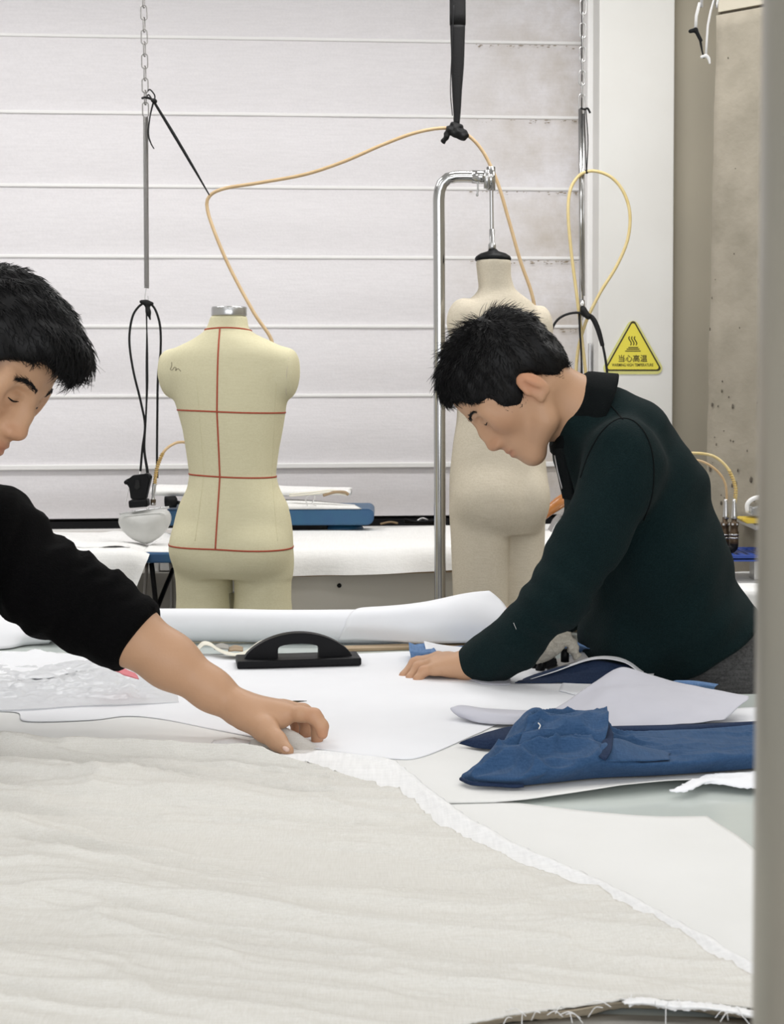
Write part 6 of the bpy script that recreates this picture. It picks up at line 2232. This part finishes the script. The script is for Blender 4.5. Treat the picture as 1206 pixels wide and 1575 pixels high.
# rib hem
V, Fc = [], []
ctr_ = hemc * (1, 0, 1) + np.array((-.004, 2.79, 0))
e1 = np.cross(np.array((0, 1.0, 0)), hemn)
for i in range(7):
    for k in range(160):
        th = 2 * math.pi * k / 160
        rr = 1.0 + .012 * (k % 2) - .03 * i / 6
        V.append(ctr_ + hemn * (-.034 + .038 * i / 6) + (e1 * math.cos(th) * .131 + np.array((0, 1, 0)) * math.sin(th) * .168) * rr)
for i in range(6):
    for k in range(160):
        k2 = (k + 1) % 160
        Fc.append((i * 160 + k, i * 160 + k2, (i + 1) * 160 + k2, (i + 1) * 160 + k))
link('rib_hem', pd_mesh('rib_hem', V, Fc), M_SWCOLLAR, swR, False)
# armhole seam on the near shoulder
bvS = BVHTree.FromObject(swR, bpy.context.evaluated_depsgraph_get())
for path_ in ([(893, 735), (905, 700), (925, 665), (950, 645), (975, 648), (995, 672), (1005, 710), (1003, 760), (990, 800)], [(905, 592), (925, 610), (945, 630), (958, 645)]):
    pts = []
    for u, v in catmull(np.array([(p[0], p[1], 0.0) for p in path_]), 50)[:, :2]:
        dd = ray(u, v)
        p_ = surf(bvS, CAM, dd / np.linalg.norm(dd), .0004)
        if p_ is not None and p_[1] < 2.85:
            pts.append(p_)
    tube('seam', pts, .0016, M_SWCOLLAR, swR, n=60, sides=5)
# collar
cc = P(890, 640, 2.70)
cn = np.array(P(850, 618, 2.70)) - np.array(P(900, 646, 2.70))
cn = np.array((-.90, 0.0, .42))
cn /= np.linalg.norm(cn)
ce = np.cross(np.array((0, 1.0, 0)), cn)
V, Fc = [], []
NR, NK = 12, 64
cprof = catmull(np.array([(.066, 0, -.030), (.067, 0, -.005), (.069, 0, .016), (.073, 0, .022), (.079, 0, .014), (.087, 0, -.008), (.096, 0, -.032)]), NR)
for i in range(NR):
    for k in range(NK):
        th = 2 * math.pi * k / NK
        fr_ = math.cos(th)                      # along ce : nape (+) / throat (-)
        V.append(cc + cn * (cprof[i][2]) + (ce * fr_ * (cprof[i][0] + .001) + np.array((0, 1, 0)) * math.sin(th) * cprof[i][0]))
for i in range(NR - 1):
    for k in range(NK):
        k2 = (k + 1) % NK
        Fc.append((i * NK + k, i * NK + k2, (i + 1) * NK + k2, (i + 1) * NK + k))
co_ = link('collar', pd_mesh('collar', V, Fc), M_SWCOLLAR, swR)
md = co_.modifiers.new('thickness', 'SOLIDIFY')
md.thickness, md.offset = .005, 0
# open placket under the chin
sheet('placket', [[P(852, 690, 2.63), P(856, 712, 2.62), P(862, 740, 2.615), P(868, 766, 2.615)], [P(866, 690, 2.60), P(872, 715, 2.595), P(880, 742, 2.59), P(886, 770, 2.59)]], M_SWCOLLAR, 20, 8, .004, swR)
tube('zip', [P(853, 700, 2.618), P(858, 725, 2.61), P(865, 752, 2.605)], .0016, M_SPRING, swR)
tube('lint_thread', [P(790, 958, 2.466), P(797, 975, 2.468), P(799, 984, 2.47), P(803, 978, 2.468), P(797, 982, 2.47), P(787, 984, 2.48)], .0004, M_THREAD, swR, n=40, sides=4)
tube('lint_thread', [P(875, 921, 2.455), P(874.5, 930, 2.452), P(876, 935, 2.45)], .0005, M_THREAD, swR, n=12, sides=4)

# trousers
F_ = Field()
F_.chain([(P(1088, 1032, 2.79), .122), (P(1096, 1042, 2.79), .124), (hipR, .128)], .03, q=1.30)
for h_, kn, an_ in legsR:
    F_.chain([(h_ + (0, 0, -.02), .098), (kn, .070), (an_ + (0, 0, -.01), .056)], .03)
F_.add(lambda p: (p - hemc) @ (-hemn) - .012, (-9, -9, -9), (9, 9, 9), .004, 2)
trR, _ = isomesh('trousers', F_, .010, M_JEANS, person2, disp=lambda p: waves(p, ((40, 10, 25, .002, 0), (-22, 18, 50, .0016, 1))), it=1)
V, Fc = [], []
for i in range(5):
    for k in range(80):
        th = 2 * math.pi * k / 80
        V.append(ctr_ + hemn * (-.004 + .034 * i / 4) + (e1 * math.cos(th) * .1275 + np.array((0, 1, 0)) * math.sin(th) * .1645) * (1 + .008 * math.sin(math.pi * i / 4)))
for i in range(4):
    for k in range(80):
        k2 = (k + 1) % 80
        Fc.append((i * 80 + k, i * 80 + k2, (i + 1) * 80 + k2, (i + 1) * 80 + k))
link('waistband', pd_mesh('waistband', V, Fc), M_JEANS, trR)
for h_, kn, an_ in legsR:
    F_ = Field()
    F_.cap(an_ + (.03, 0, -.045), an_ + (-.15, 0, -.055), .042, .034, .02)
    F_.cap(an_ + (0, 0, -.01), an_ + (.01, 0, -.05), .045, .045, .02)
    F_.add(lambda p: -(p[:, 2] - .004), (-9, -9, -9), (9, 9, 9), .004, 2)
    isomesh('shoe', F_, .009, M_LEATHER, person2)


def cap_mesh(o, A, sc, prims, line, res=.0036, disp=None, ears=0.0):
    """prims: (centre, radii, k) in head coordinates; line: lower hair limit [(forward, up)]"""
    F = Field()
    for c, r, k in prims:
        F.ell(o + A @ (np.array(c) * sc), np.array(r) * sc, A, k)
    lf, lu = np.array([p[0] for p in line]), np.array([p[1] for p in line])

    def fn(p):
        l = ((p - o) @ A) / sc
        return (np.interp(l[:, 0], lf, lu) - l[:, 2]) * .7
    F.add(fn, (-9, -9, -9), (9, 9, 9), .006, 2)
    add = [p for p in F.pr if p[4] == 1]
    l = np.min([p[1] for p in add], 0) - .015
    h = np.max([p[2] for p in add], 0) + .015
    V, Q = nets(F, *[np.arange(l[i], h[i], res) for i in range(3)], disp=disp)
    return smooth_verts(V, Q, 1), Q


capR = cap_mesh(HO2, A_R, SK, [((-.008, 0, .046), (.103, .0825, .088), .01), ((.022, 0, .058), (.086, .078, .074), .02), ((-.050, 0, .0), (.056, .064, .062), .02), ((.026, 0, .0), (.042, .0745, .050), .012)],
                [(-.12, -.055), (-.08, -.052), (-.05, -.045), (-.038, -.025), (-.026, .002), (.004, .004), (.010, -.015), (.016, -.038), (.036, -.040), (.046, -.020), (.060, .018), (.078, .046), (.096, .072), (.14, .088)],
                disp=lambda p: waves(p, ((130, 60, 90, .0016, 0), (-90, 140, 60, .0014, 1), (200, -110, 170, .0009, 2))))


def flow(l, n, r, base, lift, jit):
    d = base - n * (base * n).sum(1)[:, None]
    d /= np.maximum(np.linalg.norm(d, axis=1), 1e-6)[:, None]
    d = d + n * lift[:, None] + r.normal(0, 1, d.shape) * jit[:, None]
    return d / np.linalg.norm(d, axis=1)[:, None]


def styleR(l, n, r):
    up = np.clip((l[:, 2] - .03) / .09, 0, 1)
    base = np.column_stack([.9 * np.clip(l[:, 0] / .05 + 1.0, -.5, 1), .3 * np.sign(l[:, 1]) * (1 - up), -.9 * (1 - up) - .3 * np.clip(l[:, 0] / .09, 0, 1)])
    top = up * np.clip(1 - l[:, 0] / .06, 0, 1)
    d = flow(l, n, r, base, .16 + .25 * top, .10 + .22 * top)
    ln = (.012 + .014 * up) * (.6 + .7 * r.random(len(l)))
    keep = np.ones(len(l), bool)
    return d, ln, keep


hairR = hair(person2, HO2, A_R, SK, capR, styleR, 3, 9000)
face_hair(person2, bodyR, gR, A_R, 2)
# fly-away locks on the crown
r_ = np.random.default_rng(9)
V_, Q_, off = [], [], 0
for (u0, v0, u1, v1, u2, v2) in ((745, 500, 735, 489, 722, 481), (750, 498, 738, 494, 718, 492), (742, 505, 728, 499, 716, 498), (780, 492, 786, 482, 777, 470), (778, 492, 780, 480, 776, 474), (786, 494, 788, 484, 781, 478), (808, 497, 810, 490, 806, 486), (822, 503, 824, 497, 818, 494), (690, 560, 684, 590, 690, 626), (686, 565, 681, 595, 688, 618), (695, 570, 692, 605, 700, 624)):
    for j in range(5):
        e = r_.normal(0, 1.6, 6)
        path = catmull(np.array([P(u0 + e[0], v0 + 8 + e[1], 2.66 - .01 * j), P(u1 + e[2], v1 + e[3], 2.655), P(u2 + e[4], v2 + e[5], 2.655)]), 8)
        v, f = tube_arrays(path, np.linspace(.0011, .0002, 8), 4, cap=False)
        V_ += list(v)
        Q_ += [tuple(c + off for c in q) for q in f]
        off += len(v)
link('stray_locks', np_mesh('stray_locks', np.array(V_), np.array(Q_)), M_HAIR, hairR)

# ------------------------------------------------------------------ LEFT MAN (black sweater)
HO1 = P(-34, 561, 2.03)
th = math.radians(-36)
yw = math.radians(-17)
A_L = head_frame((math.cos(th) * math.cos(yw), math.sin(yw), math.sin(th)), (math.cos(th + math.pi / 2), 0, math.sin(th + math.pi / 2)))
F_ = Field()
nbL = P(-165, 705, 2.08)
gL = add_head(F_, HO1, A_L, 1.0, nbL, (.055, .062))
spL = [(nbL, .06), (P(-225, 800, 2.10), .09), (P(-300, 920, 2.12), .10), (P(-380, 1040, 2.14), .105), (P(-450, 1140, 2.15), .11)]
F_.chain(spL, .04, q=1.35)
shl, shr = P(-95, 800, 2.24), P(-185, 790, 1.93)
elb = P(82, 908, 2.17)
wrL = P(362, 1086, 2.125)
F_.chain([(shl, .055), (elb, .043), (P(190, 968, 2.15), .046), (P(262, 1017, 2.14), .0375), (P(325, 1061, 2.13), .0275), (wrL, .0240)], .02)
F_.chain([(shr, .055), (P(-250, 960, 1.86), .043), (P(-210, 1090, 1.98), .032), (P(-160, 1140, 2.05), .024)], .02)      # other arm, propped on the table
hipL = P(-460, 1150, 2.15)
legsL = []
for dy in (-.10, .10):
    h_ = hipL + (0, dy, -.04)
    kn = np.array((hipL[0] - .02, hipL[1] + dy * 1.1, .46))
    an_ = np.array((hipL[0] - .04, hipL[1] + dy * 1.15, .09))
    legsL.append((h_, kn, an_))
    F_.chain([(h_, .082), (kn, .052), (an_, .036)], .03)
# propped hand
pw = P(-160, 1140, 2.05)
for i in range(4):
    F_.chain([(pw + (0, .012 * (i - 1.5), 0), .014), (pw + (.055, .018 * (i - 1.5), -.012), .0105), (pw + (.085, .02 * (i - 1.5), -.018), .009), (pw + (.105, .02 * (i - 1.5), -.026), .0075)], .006)
F_.chain([(pw + (0, .02, 0), .014), (pw + (.03, .045, -.01), .011), (pw + (.05, .055, -.02), .009)], .006)
# reaching hand: back of the hand, four fingers arched, thumb at the near side
mc = [P(441, 1097, 2.105), P(440, 1091, 2.128), P(436, 1089, 2.150), P(428, 1090, 2.170)]
for i, m_ in enumerate(mc):
    F_.cap(P(372 - i, 1091 - i, 2.112 + .010 * i), m_, .021 - .002 * i, .0138 - .0008 * i, .016)
F_.cap(P(388, 1098, 2.105), P(425, 1100, 2.105), .019, .015, .014)
fingL = [
    [(mc[0], .0125), (P(462, 1098, 2.095), .0112), (P(483, 1101, 2.088), .0108), (P(495, 1117, 2.083), .0094), (P(496, 1129, 2.082), .0080)],
    [(mc[1], .0128), (P(466, 1094, 2.128), .0112), (P(487, 1106, 2.124), .0104), (P(489, 1130, 2.120), .0090), (P(486, 1147, 2.118), .0078)],
    [(mc[2], .0118), (P(456, 1095, 2.160), .0106), (P(470, 1109, 2.158), .0098), (P(470, 1128, 2.150), .0086), (P(466, 1140, 2.146), .0074)],
    [(mc[3], .0106), (P(445, 1098, 2.185), .0094), (P(455, 1111, 2.183), .0086), (P(456, 1126, 2.178), .0076), (P(453, 1136, 2.174), .0066)]]
fingers(F_, fingL, .005)
F_.chain([(P(380, 1101, 2.105), .0215), (P(409, 1123, 2.075), .0165), (P(426, 1139, 2.055), .0122), (P(442, 1155, 2.036), .0094)], .010)
F_.cap(P(395, 1105, 2.10), P(432, 1108, 2.10), .013, .010, .012)      # web between thumb and index
person1 = empty('person', (hipL[0], hipL[1], 0))
tag(person1, 'man in black sweater at the left edge reaching across the linen', 'person')
hx = (HO1[0] - .13, HO1[0] + .14)
fineX = ((P(190, 1000, 2.12)[0], P(505, 1000, 2.1)[0], .0028), (hx[0], hx[1], .0030))
fineY = ((2.03, 2.21, .0030), (HO1[1] - .10, HO1[1] + .02, .0030))
fineZ = ((TZ - .02, TZ + .13, .0028), (HO1[2] - .14, HO1[2] + .14, .0030))
bodyL, VL = isomesh('body', F_, .011, M_SKIN, person1, fine=(fineX, fineY, fineZ), it=1)
tL = head_tint(VL, HO1, A_L, 1.0)
lL = (VL - HO1) @ A_L                                  # clipped short sides below the hairline
fade = np.clip((lL[:, 2] - (np.interp(lL[:, 0], [-.05, 0, .03, .062], [-.03, .012, .014, .034]) - .034)) / .016, 0, 1) * np.clip((.072 - lL[:, 0]) / .014, 0, 1) * np.clip((np.abs(lL[:, 1]) - .035) / .01, 0, 1) * (np.linalg.norm(lL, axis=1) < .2)
fade *= (lL[:, 0] > .008) | (lL[:, 0] < -.03)
tL = tL * (1 - fade[:, None] * .8) + tL * np.array((.20, .18, .17)) * fade[:, None] * .8
for ch in fingL + [[(P(424, 1143, 2.070), 0), (P(424, 1143, 2.070), 0), (P(438, 1158, 2.058), 0), (P(438, 1158, 2.058), 0)]]:
    for (p, rr), am in ((ch[2], .45), (ch[-1], .8)):
        d = np.linalg.norm(VL - p, axis=1)
        m_ = (am * np.clip(1 - d / .020, 0, 1))[:, None]
        tL = tL * (1 - m_) + tL * np.array((1.02, .76, .72)) * m_
set_tint(bodyL, tL)
tn = P(440, 1152, 2.0285)
me = bm_mesh('fingernail', (lambda bm: (bmesh.ops.create_uvsphere(bm, u_segments=12, v_segments=8, radius=1, matrix=frame_z(tn, P(442, 1155, 2.036) - P(426, 1139, 2.055)) @ Matrix.Diagonal((.0046, .0026, .0060, 1))), bm)[1])(bmesh.new()))
link('fingernail', me, MATS['nail'], person1)

F_ = Field()
F_.chain([(P(-160, 712, 2.08), .068), (P(-225, 800, 2.10), .108), (P(-300, 920, 2.12), .12), (P(-380, 1040, 2.14), .124), (P(-440, 1120, 2.15), .126)], .045, q=1.28)
F_.chain([(nbL + (.02, 0, .0), .058), (P(-95, 800, 2.22), .080)], .05)
F_.chain([(shl, .088), (P(-20, 832, 2.20), .080), (elb, .064), (P(150, 944, 2.16), .058), (P(205, 978, 2.148), .050), (P(213, 984, 2.146), .049)], .03)
F_.chain([(shr, .072), (P(-250, 960, 1.86), .058), (P(-215, 1075, 1.965), .044)], .03)
cd = P(213, 984, 2.146) - P(150, 944, 2.16)
cd /= np.linalg.norm(cd)
cpt = P(214, 984, 2.146)
F_.add(lambda p: np.where(np.linalg.norm(p - cpt, axis=1) < .12, (p - cpt) @ cd, -.05), (-9, -9, -9), (9, 9, 9), .004, 2)


def sweaterL_disp(p):
    t = (p - elb) @ cd
    near = np.clip(1 - np.linalg.norm(p - P(60, 870, 2.17), axis=1) / .22, 0, 1)
    near2 = np.clip(1 - np.linalg.norm(p - P(150, 910, 2.15), axis=1) / .10, 0, 1)
    d = waves(p, ((36, 12, 22, .0014, .3), (-18, 15, 41, .0012, 1.2)))
    d += near * .0062 * np.sin(p @ (cd * 150 + np.array((0, 50, 30.))) + 1.3 * np.sin(p @ np.array((30, 70, -45.))))
    d += near2 * .004 * np.sin(p @ (cd * 230) + 1.5 * np.sin(p @ np.array((50, 40, 60.))))
    return d


swL, _ = isomesh('sweater', F_, .0065, M_SWBLACK, person1, disp=sweaterL_disp, it=1)
F_ = Field()
F_.chain([(P(-440, 1125, 2.15), .112), (hipL + (0, 0, -.03), .122)], .03, q=1.25)
for h_, kn, an_ in legsL:
    F_.chain([(h_ + (0, 0, -.02), .098), (kn, .070), (an_ + (0, 0, -.01), .056)], .03)
isomesh('trousers', F_, .012, M_DARKJEANS, person1, disp=lambda p: waves(p, ((40, 10, 25, .002, 0),)), it=1)
for h_, kn, an_ in legsL:
    F_ = Field()
    F_.cap(an_ + (-.03, 0, -.045), an_ + (.15, 0, -.055), .042, .034, .02)
    F_.cap(an_ + (0, 0, -.01), an_ + (-.01, 0, -.05), .045, .045, .02)
    F_.add(lambda p: -(p[:, 2] - .004), (-9, -9, -9), (9, 9, 9), .004, 2)
    isomesh('shoe', F_, .009, M_LEATHER, person1)

capL = cap_mesh(HO1, A_L, 1.0, [((-.008, 0, .048), (.104, .0825, .090), .01), ((.030, 0, .066), (.090, .077, .072), .02), ((.088, 0, .082), (.036, .058, .030), .02), ((-.050, 0, .0), (.056, .064, .055), .02), ((.030, 0, .01), (.038, .070, .045), .012)],
                [(-.12, -.045), (-.08, -.040), (-.05, -.03), (-.03, .012), (.010, .018), (.030, .016), (.044, .022), (.062, .034), (.078, .052), (.098, .066), (.14, .060)],
                disp=lambda p: waves(p, ((130, 60, 90, .0013, 0), (-90, 140, 60, .0012, 1))))


def styleL(l, n, r):
    up = np.clip((l[:, 2] - .03) / .1, 0, 1)
    fr = np.clip((l[:, 0] - .07) / .05, 0, 1)
    base = np.column_stack([1.0 * np.clip(l[:, 0] / .05 + 1.3, .1, 1), .15 * np.sign(l[:, 1]) * (1 - up), -.7 * (1 - up) - .9 * fr])
    d = flow(l, n, r, base, .07 + .0 * up, .09 + 0 * up)
    ln = (.009 + .016 * up + .012 * fr) * (.6 + .6 * r.random(len(l)))
    return d, ln, np.ones(len(l), bool)


hairL = hair(person1, HO1, A_L, 1.0, capL, styleL, 5, 9000)
face_hair(person1, bodyL, gL, A_L, 6, 150)
